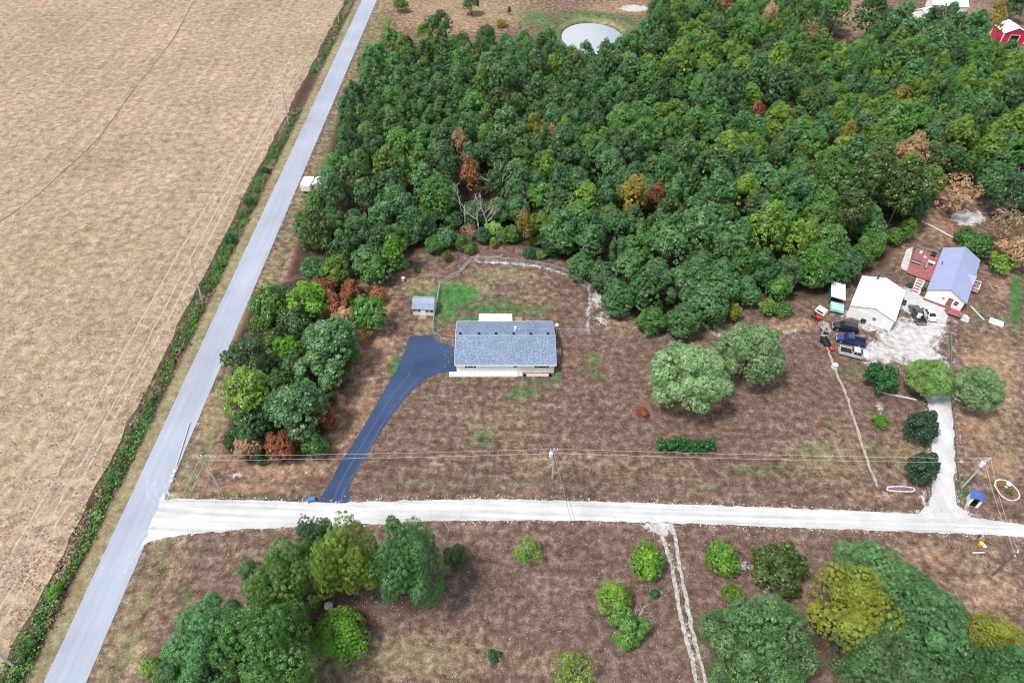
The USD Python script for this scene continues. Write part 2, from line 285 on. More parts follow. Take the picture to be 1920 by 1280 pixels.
# field of cut straw
mat('field', {'g': ('geometry', {}), 'n1': ('noise_texture', dict(scale=.035, detail=4)), 'n2': ('noise_texture', dict(scale=.55, detail=6, roughness=.7, distortion=.5)), 'n3': ('noise_texture', dict(scale=2.6, detail=5, roughness=.7)),
    'mp': ('mapping', dict(scale=(.55, .03, 1), rotation=(0, 0, .02))), 'n4': ('noise_texture', dict(scale=1, detail=4)),
    'r1': ('rgb_ramp', {'ramp': [(.3, (.245, .193, .122)), (.5, (.285, .217, .148)), (.7, (.325, .228, .166))]}), 'r2': ('rgb_ramp', {'ramp': [(.25, (.45, .43, .40)), (.5, (1, 1, 1)), (.72, (1.55, 1.57, 1.6))]}),
    'r3': ('rgb_ramp', {'ramp': [(.25, (.62,) * 3), (.5, (1, 1, 1)), (.74, (1.4,) * 3)]}), 'r4': ('rgb_ramp', {'ramp': [(.3, (.88,) * 3), (.7, (1.12,) * 3)]}),
    'm': ('mix_color', dict(blend_type='multiply', fac=1.0, use_clamp=False)), 'm2': ('mix_color', dict(blend_type='multiply', fac=1.0, use_clamp=False)), 'm3': ('mix_color', dict(blend_type='multiply', fac=1.0, use_clamp=False)),
    'b': ('bump', dict(strength=.8, distance=.2)), 'p': ('principled_bsdf', dict(roughness=.95, specular_ior_level=.15))},
    [('g.position', 'n1.vector'), ('g.position', 'n2.vector'), ('g.position', 'n3.vector'), ('g.position', 'mp.vector'), ('mp.vector', 'n4.vector'), ('n1.fac', 'r1.fac'), ('n2.fac', 'r2.fac'), ('n3.fac', 'r3.fac'), ('n4.fac', 'r4.fac'),
     ('r1.color', 'm.a'), ('r2.color', 'm.b'), ('m.result', 'm2.a'), ('r3.color', 'm2.b'), ('m2.result', 'm3.a'), ('r4.color', 'm3.b'), ('m3.result', 'p.base_color'), ('n2.fac', 'b.height'), ('b.normal', 'p.normal')])
plain('rut_gravel', (.33, .32, .31), .95, .55, 1.8, .2)
plain('dusty', (.33, .35, .40), .9, .15, 1.5, .2)
plain('dry_path', (.30, .26, .22), .95, .3, 1.2, .2)
plain('pale_track', (.36, .295, .225), .95, .25, 1, .2)
plain('dark_track', (.13, .10, .075), .95, .35, .6, .2)

# ------------------------------------------------------------------ ground and roads
K = ALT / 97.0
ROAD_L, ROAD_R = -59.15 * K, -53.74 * K   # asphalt edges at y = 0; the road runs almost along +y
def road_x(y, e): return e + 0.00144 * y
gravel_top = [(322, 935), (450, 937), (560, 940), (655, 941), (760, 938), (900, 935), (1100, 939), (1300, 946), (1500, 953), (1690, 961), (1760, 963), (1800, 966), (1850, 973), (1920, 983), (2100, 1003)]
gravel_bot = [(2100, 1025), (1920, 1007), (1850, 1002), (1750, 998), (1600, 992), (1400, 985), (1200, 978), (1000, 975), (800, 977), (700, 982), (560, 987), (450, 993), (340, 1002), (283, 1015)]
GRAVEL = PP(gravel_top + gravel_bot)
GRAVEL[0][0] = min(GRAVEL[0][0], road_x(GRAVEL[0][1], ROAD_R) + .3)
ext0, ext1 = GRAVEL[0].copy(), GRAVEL[-1].copy()
GRAVEL = np.vstack([GRAVEL, [[road_x(ext1[1], ROAD_R) - .4, ext1[1] - .8], [road_x(ext0[1], ROAD_R) - .5, ext0[1] + 1.2]]])
DRIVE_R = PP([(1720, 965), (1742, 945), (1750, 905), (1746, 860), (1748, 800), (1738, 752), (1722, 712), (1730, 698), (1772, 690), (1780, 705), (1784, 760), (1790, 830), (1789, 900), (1793, 945), (1815, 968), (1770, 975)])
DRIVE = PP([(768, 631), (811, 628), (818, 640), (838, 648), (856, 650), (858, 697), (840, 697), (815, 701), (795, 712), (770, 735), (745, 765), (720, 800), (690, 848), (665, 890), (653, 915), (656, 940), (620, 943), (592, 941), (606, 925), (622, 900), (640, 865), (670, 820), (700, 768), (727, 722), (745, 690), (758, 660)])
rng = np.random.default_rng(7)
xs = np.concatenate([[-4000, -1500, -600, -330], np.arange(-215, 230, .8), [330, 600, 1500, 4000]])
ys = np.concatenate([[-3000, -800, -200, -40], np.arange(18, 310, .8), [340, 420, 600, 1000, 2000, 5000]])
gx, gy = np.meshgrid(xs, ys); V = np.c_[gx.ravel(), gy.ravel()]
pts = shapely.points(V)
nearcam = (V[:, 1] > 5) & (V[:, 1] < 420) & (np.abs(V[:, 0]) < 330)
X3 = np.c_[V, np.zeros(len(V))]
px = np.full((len(V), 2), -9e4); px[nearcam] = np.c_[pix(X3[nearcam])]
cover = np.zeros((len(V), 3)); soil = np.zeros((len(V), 3))
def blob(arr, ch, x, y, rx, ry, a, ang=0.0):
    c, s = math.cos(math.radians(ang)), math.sin(math.radians(ang))
    dx, dy = px[:, 0] - x, px[:, 1] - y
    u, v = (dx * c + dy * s) / rx, (-dx * s + dy * c) / ry
    arr[:, ch] = np.maximum(arr[:, ch], a * np.exp(-.9 * (u * u + v * v)))
def area(arr, ch, poly_px, a, soft=1.5, world=False):
    g = Polygon(poly_px if world else PP(poly_px)).buffer(0); shapely.prepare(g)
    bx = g.buffer(soft * 2).bounds
    sel = np.nonzero((V[:, 0] > bx[0]) & (V[:, 0] < bx[2]) & (V[:, 1] > bx[1]) & (V[:, 1] < bx[3]))[0]
    d = shapely.distance(g, pts[sel]) - shapely.distance(g.boundary, pts[sel]) * shapely.contains(g, pts[sel])
    arr[sel, ch] = np.maximum(arr[sel, ch], a * np.clip(.5 - d / (2 * soft), 0, 1))
def line(arr, ch, pl_px, width, a, soft=.7):
    g = LineString(spline(PP(pl_px), 6)).buffer(width / 2)
    area(arr, ch, np.array(g.exterior.coords), a, soft, world=True)
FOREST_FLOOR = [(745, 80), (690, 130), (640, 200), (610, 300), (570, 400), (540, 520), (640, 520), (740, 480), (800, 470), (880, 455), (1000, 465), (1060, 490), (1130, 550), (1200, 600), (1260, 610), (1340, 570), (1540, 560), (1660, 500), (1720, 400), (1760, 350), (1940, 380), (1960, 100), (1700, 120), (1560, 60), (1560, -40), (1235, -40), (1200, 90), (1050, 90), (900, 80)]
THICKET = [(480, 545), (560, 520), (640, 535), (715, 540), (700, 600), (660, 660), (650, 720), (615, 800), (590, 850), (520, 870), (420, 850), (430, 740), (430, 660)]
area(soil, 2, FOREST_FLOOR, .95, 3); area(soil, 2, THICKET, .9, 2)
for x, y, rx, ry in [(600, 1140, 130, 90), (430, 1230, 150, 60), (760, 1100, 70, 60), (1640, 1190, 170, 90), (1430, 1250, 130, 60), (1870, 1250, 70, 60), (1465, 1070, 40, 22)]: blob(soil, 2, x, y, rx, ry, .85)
# green growth
for b in [(855, 553, 48, 22, 1.15), (1000, 578, 60, 7, .62), (935, 560, 50, 7, .62), (838, 585, 26, 26, .8), (930, 578, 95, 9, .8), (900, 597, 70, 8, .75), (1000, 590, 40, 6, .6), (965, 600, 14, 14, .9), (900, 520, 45, 14, .4), (985, 735, 38, 16, .62), (958, 745, 12, 14, .7), (1010, 715, 34, 8, .6), (905, 820, 30, 26, .55), (1112, 672, 26, 28, .5), (1115, 700, 26, 20, .5),
          (742, 690, 12, 30, .9), (728, 735, 10, 18, .7), (788, 556, 20, 11, .85), (820, 610, 7, 30, .6), (1045, 705, 7, 22, .8), (1080, 38, 60, 20, .5), (1010, 35, 50, 22, .62), (1060, 62, 55, 14, .6), (1130, 30, 90, 8, .6), (1905, 560, 13, 60, 1.0), (1880, 600, 22, 14, .5), (1840, 590, 20, 30, .5), (1600, 695, 60, 22, .42),
          (1640, 850, 30, 30, .45), (1520, 840, 60, 18, .46), (1420, 880, 120, 14, .46), (1550, 790, 14, 18, .45), (880, 860, 90, 10, .3), (1000, 905, 300, 5, .55), (800, 905, 140, 6, .55), (1350, 908, 200, 5, .45), (460, 1075, 16, 20, .4), (350, 1115, 16, 26, .6), (360, 1020, 26, 8, .5), (800, 800, 30, 10, .3), (690, 880, 40, 18, .3),
          (1805, 915, 10, 26, .95), (1780, 640, 6, 40, .6), (1740, 620, 14, 26, .5), (1870, 830, 50, 40, .3), (1700, 640, 40, 16, .3), (690, 110, 26, 60, .6), (660, 60, 10, 60, .5), (420, 930, 110, 3.5, .8), (540, 936, 50, 4, .7)]: blob(cover, 1, *b)
# straw toned grass
for b in [(960, 800, 240, 120, .34), (1050, 870, 420, 30, .42), (800, 540, 60, 30, .6), (800, 610, 40, 24, .55), (940, 515, 90, 22, .62), (1000, 555, 60, 18, .45), (890, 540, 40, 30, .6), (1560, 860, 120, 60, .56), (1700, 850, 60, 60, .54), (780, 1230, 180, 60, .62), (640, 1250, 120, 40, .55), (1010, 1250, 140, 40, .4), (480, 1050, 120, 50, .42), (330, 1080, 60, 120, .4), (250, 1230, 40, 60, .6), (1880, 800, 90, 120, .4), (1860, 660, 60, 90, .4), (1850, 1060, 90, 40, .45), (300, 1000, 30, 40, .5), (900, 20, 200, 40, .5), (1180, 60, 70, 30, .5)]: blob(cover, 2, *b)
# bare reddish or pale soil
for b in [(700, 640, 50, 70, .85), (680, 740, 30, 80, .8), (640, 800, 30, 60, .8), (720, 580, 30, 50, .75), (770, 515, 50, 14, .7), (900, 480, 60, 8, .5), (520, 880, 120, 26, .8), (470, 915, 110, 14, .85), (430, 860, 40, 30, .7), (390, 770, 26, 60, .75), (450, 620, 30, 70, .7), (500, 540, 26, 40, .7), (1170, 600, 60, 40, .55), (1330, 620, 90, 16, .7), (1480, 610, 60, 18, .7), (1380, 680, 60, 30, .4), (1640, 930, 90, 12, .6), (1860, 700, 70, 90, .85), (1840, 780, 60, 70, .85), (1870, 870, 60, 40, .75), (1790, 440, 60, 40, .55), (1680, 470, 40, 40, .5), (1880, 520, 40, 60, .6), (1760, 420, 50, 30, .7), (850, 20, 170, 60, .85), (1000, 90, 60, 20, .7), (1180, 14, 120, 20, .8), (1600, 20, 60, 60, .6), (1800, 40, 90, 60, .7), (1530, 110, 30, 40, .6), (260, 1130, 50, 130, .5), (1780, 1040, 130, 40, .6), (1850, 1110, 90, 60, .7), (1690, 990, 200, 8, .5), (1260, 1110, 20, 30, .35), (1215, 1080, 26, 10, .5), (1390, 1060, 26, 16, .5), (740, 80, 16, 60, .7)]: blob(soil, 0, *b)
# pale stony or gravelly places
for b in [(1700, 640, 70, 50, .86), (1745, 600, 36, 50, .95), (1655, 660, 55, 34, .72), (1740, 690, 40, 40, .95), (1720, 650, 40, 40, .9), (1640, 608, 50, 20, .66), (1700, 560, 30, 26, .85), (1590, 590, 46, 12, .58), (1815, 408, 34, 16, .98), (1190, 16, 30, 7, .95), (1350, 622, 24, 12, .6), (1120, 560, 20, 30, .58), (1095, 525, 30, 8, .6), (1130, 600, 30, 24, .5), (1390, 1060, 20, 20, .6), (1440, 1100, 30, 14, .5), (1480, 620, 50, 6, .52), (560, 885, 120, 10, .42), (440, 890, 26, 8, .6), (1235, 985, 34, 9, .85), (1545, 625, 14, 26, .6), (1815, 940, 26, 24, .45), (1800, 960, 30, 8, .7), (1665, 925, 14, 12, .5), (1733, 930, 8, 20, .7), (760, 540, 40, 12, .4), (1650, 770, 14, 40, .45)]: blob(cover, 0, *b)
line(cover, 0, [(885, 489), (930, 492), (990, 496), (1040, 507), (1080, 524), (1107, 545), (1105, 585), (1103, 622)], 1.3, .72, .9)
line(cover, 0, [(330, 870), (400, 740), (470, 610), (530, 500), (575, 420)], 1.0, .5, .6)
line(cover, 0, [(1795, 560), (1790, 700), (1800, 820), (1803, 930)], .8, .6, .7)
line(cover, 0, [(1235, 985), (1252, 1030), (1268, 1090), (1284, 1160), (1300, 1230), (1316, 1300)], 1.9, .47, .9)
blob(cover, 0, 1240, 988, 30, 14, .85)
area(soil, 1, [(640, 720), (1250, 700), (1700, 740), (1720, 940), (640, 935)], .45, 8)
area(soil, 1, [(660, 985), (1300, 985), (1920, 1010), (1920, 1130), (900, 1130)], .35, 8)
# soft wide verge tones beside the asphalt road
for side, off, w, ch, arr, a in [(ROAD_R, 2.2, 3.0, 2, cover, .55), (ROAD_R, 5.2, 2.0, 0, soil, .55), (ROAD_R, 3.6, 1.6, 1, cover, .42), (ROAD_L, -1.0, 1.8, 2, cover, 1.0), (ROAD_L, -4.5, 4.0, 2, soil, .6)]:
    c = side + off + .00144 * V[:, 1]; arr[:, ch] = np.maximum(arr[:, ch], a * np.exp(-((V[:, 0] - c) / w) ** 2 * 1.2) * (V[:, 1] < 330))
# relief: pond bowl, shallow ditches beside the asphalt road
z = np.zeros(len(V))
for side, off, w, d in [(ROAD_L, -4.0, 1.2, .5), (ROAD_R, 3.4, 1.6, .35)]:
    c = side + off + .00144 * V[:, 1]; z -= d * np.exp(-((V[:, 0] - c) / w) ** 2) * (np.abs(V[:, 1] - 57) > (7 if side == ROAD_R else -1))
POND = P(1112, 68); PA, PB = P(1168, 68)[0] - POND[0], 12.5
pr = np.sqrt(((V[:, 0] - POND[0]) / PA) ** 2 + ((V[:, 1] - POND[1]) / PB) ** 2)
pr = pr * (1 + .10 * (meshkit.noise(np.c_[V * .09, V[:, 0] * 0]) - .5))
z += -1.9 * np.clip((1.22 - pr) / .35, 0, 1) ** 1.2 + .9 * np.exp(-((pr - 1.42) / .14) ** 2)
ring = np.exp(-((pr - 1.22) / .13) ** 2); cover[:, 2] = np.maximum(cover[:, 2], ring * .9); cover[:, 1] = np.maximum(cover[:, 1], .62 * np.exp(-((pr - 1.30) / .1) ** 2))
cover[:, 1] = np.maximum(cover[:, 1], .62 * np.exp(-((pr - 1.7) / .2) ** 2) * (V[:, 1] > POND[1] - 6))
flat = (np.abs(V[:, 0] - road_x(V[:, 1], (ROAD_L + ROAD_R) / 2)) < 3.4)
for g in (GRAVEL, DRIVE_R, DRIVE):
    gg = Polygon(g).buffer(1.2); shapely.prepare(gg); flat |= shapely.contains(gg, pts)
z = np.where(flat, 0, z + .10 * (meshkit.fbm(np.c_[V * .3, V[:, 0] * 0], 3) - .6) * nearcam)
z[flat] = 0.0
ny, nx = gx.shape
ii = (np.arange(ny - 1)[:, None] * nx + np.arange(nx - 1)).ravel()
faces = np.vstack([np.c_[ii, ii + 1, ii + nx + 1], np.c_[ii, ii + nx + 1, ii + nx]])
ground = usdkit.mesh(stage, '/World/ground', trimesh.Trimesh(np.c_[V, z], faces, process=False), L['ground'], smooth=True)
setd(ground.GetPrim(), kind='structure')
for nm, arr in (('cover', cover), ('soil', soil)):
    UsdGeom.PrimvarsAPI(ground).CreatePrimvar(nm, Sdf.ValueTypeNames.Color3fArray, 'vertex').Set([Gf.Vec3f(*map(float, r)) for r in np.round(arr, 3)])
# field on the left, its edge ragged along the ditch
fy = np.arange(-40, 420, 1.5); fe = ROAD_L - 6.3 + .00144 * fy + 1.5 * (meshkit.fbm(np.c_[fy * .16, fy * 0, fy * 0], 4) - .5)
fieldpoly = Polygon(np.vstack([np.c_[fe, fy], [[-700, 420], [-700, -40]]]))
fv = sheet(fieldpoly, .05)
solo('crop_field', fv, 'field', kind='structure')
ry = np.arange(-60, 700, 1.2)
jl, jr = .10 * (meshkit.fbm(np.c_[ry * .7, ry * 0, ry * 0], 3) - .5), .16 * (meshkit.fbm(np.c_[ry * .7, ry * 0 + 7, ry * 0], 3) - .5)
solo('asphalt_road', sheet(Polygon(np.vstack([np.c_[road_x(ry, ROAD_L) + jl, ry], np.c_[road_x(ry, ROAD_R) + jr, ry][::-1]])), .022), 'asphalt', kind='structure')
gravel_shape = wobble(GRAVEL, .38, .5, 3, .8)
solo('gravel_road', sheet(gravel_shape, .03), 'gravel', kind='structure')
solo('gravel_drive', sheet(wobble(DRIVE_R, .45, .5, 5, .7), .035), 'yard_gravel', kind='structure')
solo('asphalt_driveway', sheet(wobble(np.vstack([spline(DRIVE[9:17], 5), spline(DRIVE[17:], 5), DRIVE[:9]]), .10, .4, 8, .9), .042), 'driveway_asphalt', kind='structure')
def ribbon(pl, w, z, name, m, seed=0, amp=.2):
    g = LineString(spline(PP(pl), 6)).buffer(w / 2, cap_style='flat')
    solo(name, sheet(wobble(np.array(g.exterior.coords)[:-1], amp, .35, seed, 1.2), z), m, kind='structure')
ribbon([(770, 700), (735, 742), (708, 785), (680, 832), (652, 880), (634, 915), (626, 936)], .22, .047, 'tyre_track', 'tyre_wear', 4, .06)
ribbon([(785, 708), (750, 748), (720, 790), (692, 840), (664, 888), (646, 918), (640, 936)], .22, .047, 'tyre_track', 'tyre_wear', 6, .06)
ribbon([(748, 672), (780, 668), (812, 664), (846, 659)], .10, .048, 'driveway_crack', 'tyre_wear', 41, .07)
ribbon([(776, 634), (778, 655), (774, 680), (768, 700)], .08, .0485, 'driveway_crack', 'tyre_wear', 42, .07)
ribbon([(1218, 980), (1240, 1005), (1256, 1050), (1268, 1110), (1282, 1180), (1298, 1240), (1310, 1300)], .55, .034, 'wheel_rut', 'rut_gravel', 11, .24)
ribbon([(1256, 982), (1266, 1010), (1274, 1060), (1286, 1120), (1298, 1180), (1313, 1240), (1330, 1300)], .55, .038, 'wheel_rut', 'rut_gravel', 12, .24)
ribbon([(0, 416), (60, 375), (110, 330), (165, 280), (200, 240), (250, 170), (290, 120), (330, 65), (362, 5)], .36, .056, 'field_track', 'dark_track', 15, .3)
for k, off in enumerate((9.2, 10.9, 14.0)):
    yy_ = np.arange(30, 230, 4.0); g_ = LineString(np.c_[road_x(yy_, ROAD_L) - off - .3 * np.sin(yy_ * .05 + k), yy_]).buffer(.17, cap_style='flat')
    solo('field_track', sheet(wobble(np.array(g_.exterior.coords)[:-1], .22, .6, 30 + k, .6), .057 + .001 * k), 'pale_track', kind='structure')
ribbon([(1547, 640), (1565, 690), (1590, 750), (1612, 820), (1632, 880), (1645, 912)], .5, .036, 'dry_grass_strip', 'dry_path', 16, .25)
# tyre sweep of pale dust where the gravel meets the asphalt
for k, q in enumerate([[(283, 1000), (262, 1030), (240, 1060), (225, 1085)], [(300, 960), (284, 985), (262, 1012), (236, 1048)], [(290, 945), (279, 930), (276, 910), (283, 888)], [(303, 940), (292, 925), (290, 905), (298, 880)], [(318, 930), (306, 905), (309, 880)]]):
    ribbon(q, .3 if k else .45, .0265 + .0006 * k, 'gravel_dust', 'dusty', 20 + k, .1) if 'dusty' in L else None

solo('pond_water', sheet(Polygon([(POND[0] + PA * 1.18 * math.cos(t), POND[1] + PB * 1.18 * math.sin(t)) for t in np.linspace(0, 2 * np.pi, 64, endpoint=False)]), -.75), 'pond_water', kind='structure')
# ------------------------------------------------------------------ buildings
def gable(x0, x1, y0, y1, ze, zr, oh=.3, th=.12, axis='x', ridge=.5, gab=.25):
    """roof slab pair over a box; ridge runs along axis; returns mesh"""
    if axis == 'y':
        m = gable(y0, y1, x0, x1, ze, zr, oh, th, 'x', ridge, gab); m.apply_transform([[0, 1, 0, 0], [1, 0, 0, 0], [0, 0, 1, 0], [0, 0, 0, 1]]); m.invert(); return m
    yr = y0 + (y1 - y0) * ridge; s0 = (zr - ze) / (yr - y0); s1 = (zr - ze) / (y1 - yr)
    pr = [(y0 - oh, ze - oh * s0), (yr, zr), (y1 + oh, ze - oh * s1), (y1 + oh, ze - oh * s1 + th), (yr, zr + th), (y0 - oh, ze - oh * s0 + th)]
    v = [(x, y, z) for x in (x0 - gab, x1 + gab) for y, z in pr]; f = []
    for i in range(6): j = (i + 1) % 6; f += [(i, j, j + 6), (i, j + 6, i + 6)]
    for a, b, c in [(0, 1, 4), (0, 4, 5), (1, 2, 3), (1, 3, 4)]: f += [(a, c, b), (a + 6, b + 6, c + 6)]
    m = trimesh.Trimesh(v, f, process=False); m.fix_normals(); return m
def gable_walls(x0, x1, y0, y1, ze, zr, axis='x', ridge=.5):
    if axis == 'y':
        m = gable_walls(y0, y1, x0, x1, ze, zr, 'x', ridge); m.apply_transform([[0, 1, 0, 0], [1, 0, 0, 0], [0, 0, 1, 0], [0, 0, 0, 1]]); m.invert(); return m
    yr = y0 + (y1 - y0) * ridge
    p = Polygon([(y0, 0), (y1, 0), (y1, ze), (yr, zr), (y0, ze)])
    m = trimesh.creation.extrude_polygon(p, x1 - x0, engine='earcut')
    m.apply_transform([[0, 0, 1, x0], [1, 0, 0, 0], [0, 1, 0, 0], [0, 0, 0, 1]]); return m
def window(parent, x, y, z, w, h, nx_=0, ny_=-1, shutters=False, glass='window_glass'):
    """window on a wall facing (nx_, ny_) in the parent's frame: frame proud of the wall, pane, optional shutters"""
    def put(u0, u1, d0, d1, z0, z1):
        b = box(u0, u1, d0, d1, z0, z1); return moved(b, x, y, 0, math.atan2(ny_, nx_) - math.pi / 2)
    f = cat(put(-w / 2 - .08, w / 2 + .08, 0.0, .05, z - h / 2 - .08, z - h / 2), put(-w / 2 - .08, w / 2 + .08, 0, .05, z + h / 2, z + h / 2 + .08), put(-w / 2 - .08, -w / 2, 0, .05, z - h / 2, z + h / 2), put(w / 2, w / 2 + .08, 0, .05, z - h / 2, z + h / 2))
    wp = part('window', f, 'white_trim', parent)
    part('pane', put(-w / 2, w / 2, .004, .02, z - h / 2, z + h / 2), glass, wp)
    part('mullion', put(-w / 2, w / 2, .021, .04, z - .03, z + .03), 'white_trim', wp)
    if shutters:
        for s in (-1, 1): part('shutter', put(s * (w / 2 + .32) - .22, s * (w / 2 + .32) + .22, .003, .045, z - h / 2 - .05, z + h / 2 + .05), 'dark_frame', parent)
def door(parent, x, y, w, h, nx_=0, ny_=-1, m='white_trim', z0=.25):
    def put(u0, u1, d0, d1, a, b): return moved(box(u0, u1, d0, d1, a, b), x, y, 0, math.atan2(ny_, nx_) - math.pi / 2)
    d = part('door', put(-w / 2, w / 2, .003, .06, z0, z0 + h), m, parent)
    part('handle', put(w * .32, w * .42, .062, .12, z0 + h * .45, z0 + h * .5), 'galvanised', d)

# main house ---------------------------------------------------------------
ZE = 2.75
fl, fr, bl, br = P(851, 684, ZE), P(1042.5, 684, ZE), P(858, 602, ZE), P(1037, 602, ZE)
hc = (fl + fr + bl + br) / 4; hx = ((fr - fl) + (br - bl)) / 2; HW = np.linalg.norm(hx[:2]); hrz = math.atan2(hx[1], hx[0])
HD = abs(np.dot((bl + br - fl - fr) / 2, [-math.sin(hrz), math.cos(hrz), 0]))
HX, HY = HW / 2 - .3, HD / 2 - .45
def hl(x, y, z=0):   # photo pixel -> house frame
    q = P(x, y, z) - hc; c, s = math.cos(-hrz), math.sin(-hrz); return np.array([q[0] * c - q[1] * s, q[0] * s + q[1] * c])
house = thing('ranch_house', 'long white ranch house with blue grey shingle roof beside the black driveway', 'house', (hc[0], hc[1], 0), hrz)
ZR = 4.55
part('wall', gable_walls(-HX, HX, -HY, HY, ZE - .06, ZR - .12), 'white_siding', house)
hr = part('roof', gable(-HX, HX, -HY, HY, ZE, ZR, .45, .10, gab=.3), 'shingle', house)
part('ridge_cap', box(-HX - .28, HX + .28, -.14, .14, ZR + .085, ZR + .135), 'shed_shingle', hr)
for s in (-1, 1):
    sl = (ZR - ZE) / HY
    part('gutter', tube([(-HX - .3, s * (HY + .5), ZE - .45 * sl + .03), (HX + .3, s * (HY + .5), ZE - .45 * sl + .03)], .06, n=6), 'white_trim', house)
    for e in (-1, 1):
        part('fascia', tube([(e * (HX + .31), s * (HY + .44), ZE - .44 * sl + .04), (e * (HX + .31), .0, ZR + .04)], .045, n=4), 'white_trim', house)
for vx in (863, 898, 930, 963, 995, 1027):
    q = hl(vx, 624.5, ZR - .2); yy = .55
    rz_ = ZR + .1 - yy * (ZR - ZE) / HY
    vt = part('roof_vent', moved(hull([(a * w, b * w, h) for w, h in ((.24, 0), (.2, .3)) for a in (-1, 1) for b in (-1, 1)]), q[0], yy, rz_), 'dark_frame', hr)
q = hl(966, 617, ZR); part('chimney_pipe', moved(cat(cyl(.14, 1.0, 12), moved(cyl(.24, .12, 12), z=1.0)), q[0], 1.6, ZR - .3), 'white_trim', hr)
part('vent_pipe', moved(cyl(.06, .6, 8), q[0] + .75, 1.6, ZR - .3), 'white_trim', hr)
FYH = -HY
for wx, ww, sh in [(882, 1.0, True), (1016.5, 1.55, True)]:
    window(house, hl(wx, 690, 2)[0], FYH, 1.92, ww, .75, 0, -1, sh)
window(house, hl(928, 690, 2)[0], FYH, 1.6, 2.4, 1.1, 0, -1, False, 'white_roof'); window(house, hl(966, 690, 2)[0], FYH, 1.85, .75, .6)
door(house, hl(950, 690, 2)[0], FYH, .95, 2.05, 0, -1, 'white_siding', .42)
for yy in (-2.2, 2.0):
    window(house, HX, yy, 1.55, .9, 1.1, 1, 0); window(house, -HX, yy, 1.55, .9, 1.1, -1, 0)
for xx in (-6.5, 5.5): window(house, xx, HY, 1.6, .9, 1.0, 0, 1)
# front deck of boards, steps and paving in front of the white wall
d0, d1 = hl(842, 706)[0], hl(971, 706)[0]; yb = hl(900, 707)[1]
deck = part('porch_deck', box(d0, d1, yb, FYH - .02, .28, .36), 'cream_deck', house)
nb = 34
for i in range(nb):
    a = d0 + (d1 - d0) * i / nb
    part('deck_board', box(a + .008, a + (d1 - d0) / nb - .008, yb - .04, FYH - .03, .362, .40), ('cream_deck', 'white_trim', 'white_siding')[(i * 7) % 3], deck)
part('deck_rail', cat(*[box(a, a + .09, yb + 1.15, yb + 1.24, .40, .62) for a in np.linspace(d0 + 1.6, d1 - 3, 9)], box(d0 + 1.5, d1 - 2.8, yb + 1.14, yb + 1.25, .62, .66)), 'pink_paving', house)
part('deck_skirt', box(d0, d1, yb + .02, yb + .06, .0, .27), 'white_siding', house)
part('step', box(d1 + .02, d1 + .9, yb + .1, FYH - .02, .06, .2), 'concrete', house)
solo('paved_patio', moved(box(d1 + 1.0, hl(1033, 704)[0], yb + .15, FYH - .25, .0, .10), hc[0], hc[1], 0, hrz), 'pink_paving', kind='structure')
for xx in (d1 + 1.25, hl(1031, 704)[0]):
    pl = thing('planter_post', 'small dark planter post at the %s end of the pink paving before the house' % ('left' if xx < d1 + 2 else 'right'), 'planter', (hc[0] + xx * math.cos(hrz) - (FYH - .9) * math.sin(hrz), hc[1] + xx * math.sin(hrz) + (FYH - .9) * math.cos(hrz), .1), hrz)
    part('pot', cyl(.2, .42, 12, 0, .28), 'dark_frame', pl); part('soil', cyl(.26, .02, 12, .40), 'purple_mulch', pl)
# rear flat white room
r0, r1 = hl(898, 588, 2.6), hl(960, 588, 2.6)
part('sunroom_wall', box(r0[0] + .15, r1[0] - .15, HY + .02, r0[1] - .2, 0, 2.42), 'white_siding', house)
part('sunroom_roof', box(r0[0], r1[0], HY - .25, r0[1], 2.43, 2.58), 'white_trim', house)
q = hl(972, 599, .5)
part('bulkhead', hull([(q[0] + a, q[1] + b, c) for a, b, c in [(-.8, -.9, 0), (.8, -.9, 0), (-.8, .8, 0), (.8, .8, 0), (-.8, -.9, 1.0), (.8, -.9, 1.0), (-.8, .8, .5), (.8, .8, .5)]]), 'tan_box', house, label='tan sloping cellar hatch against the rear wall')
q = P(1047, 662); ac = thing('air_conditioner', 'grey air conditioning unit at the right end wall of the ranch house', 'air conditioner', (q[0], q[1], 0), hrz)
part('casing', cat(rbox(-.42, .42, -.42, .42, .05, .85, .06), box(-.5, .5, -.5, .5, 0, .05)), 'galvanised', ac); part('fan_grille', cat(*[moved(tube([(-.36, 0, .87), (.36, 0, .87)], .015, n=4), 0, 0, 0, k * math.pi / 6) for k in range(6)]), 'dark_frame', ac)
q = P(1042, 632); tp = thing('satellite_dish', 'small white dish on a pole at the right rear corner of the ranch house', 'satellite dish', (q[0], q[1], 0))
part('mast', cyl(.05, 3.3, 8), 'galvanised', tp)
dd = trimesh.creation.icosphere(3, .32); dd.vertices[:, 2] *= .25; dd.apply_transform(trimesh.transformations.rotation_matrix(.9, [1, 0, 0])); dd.apply_translation([0, 0, 3.45]); part('dish', dd, 'white_trim', tp, smooth=True)

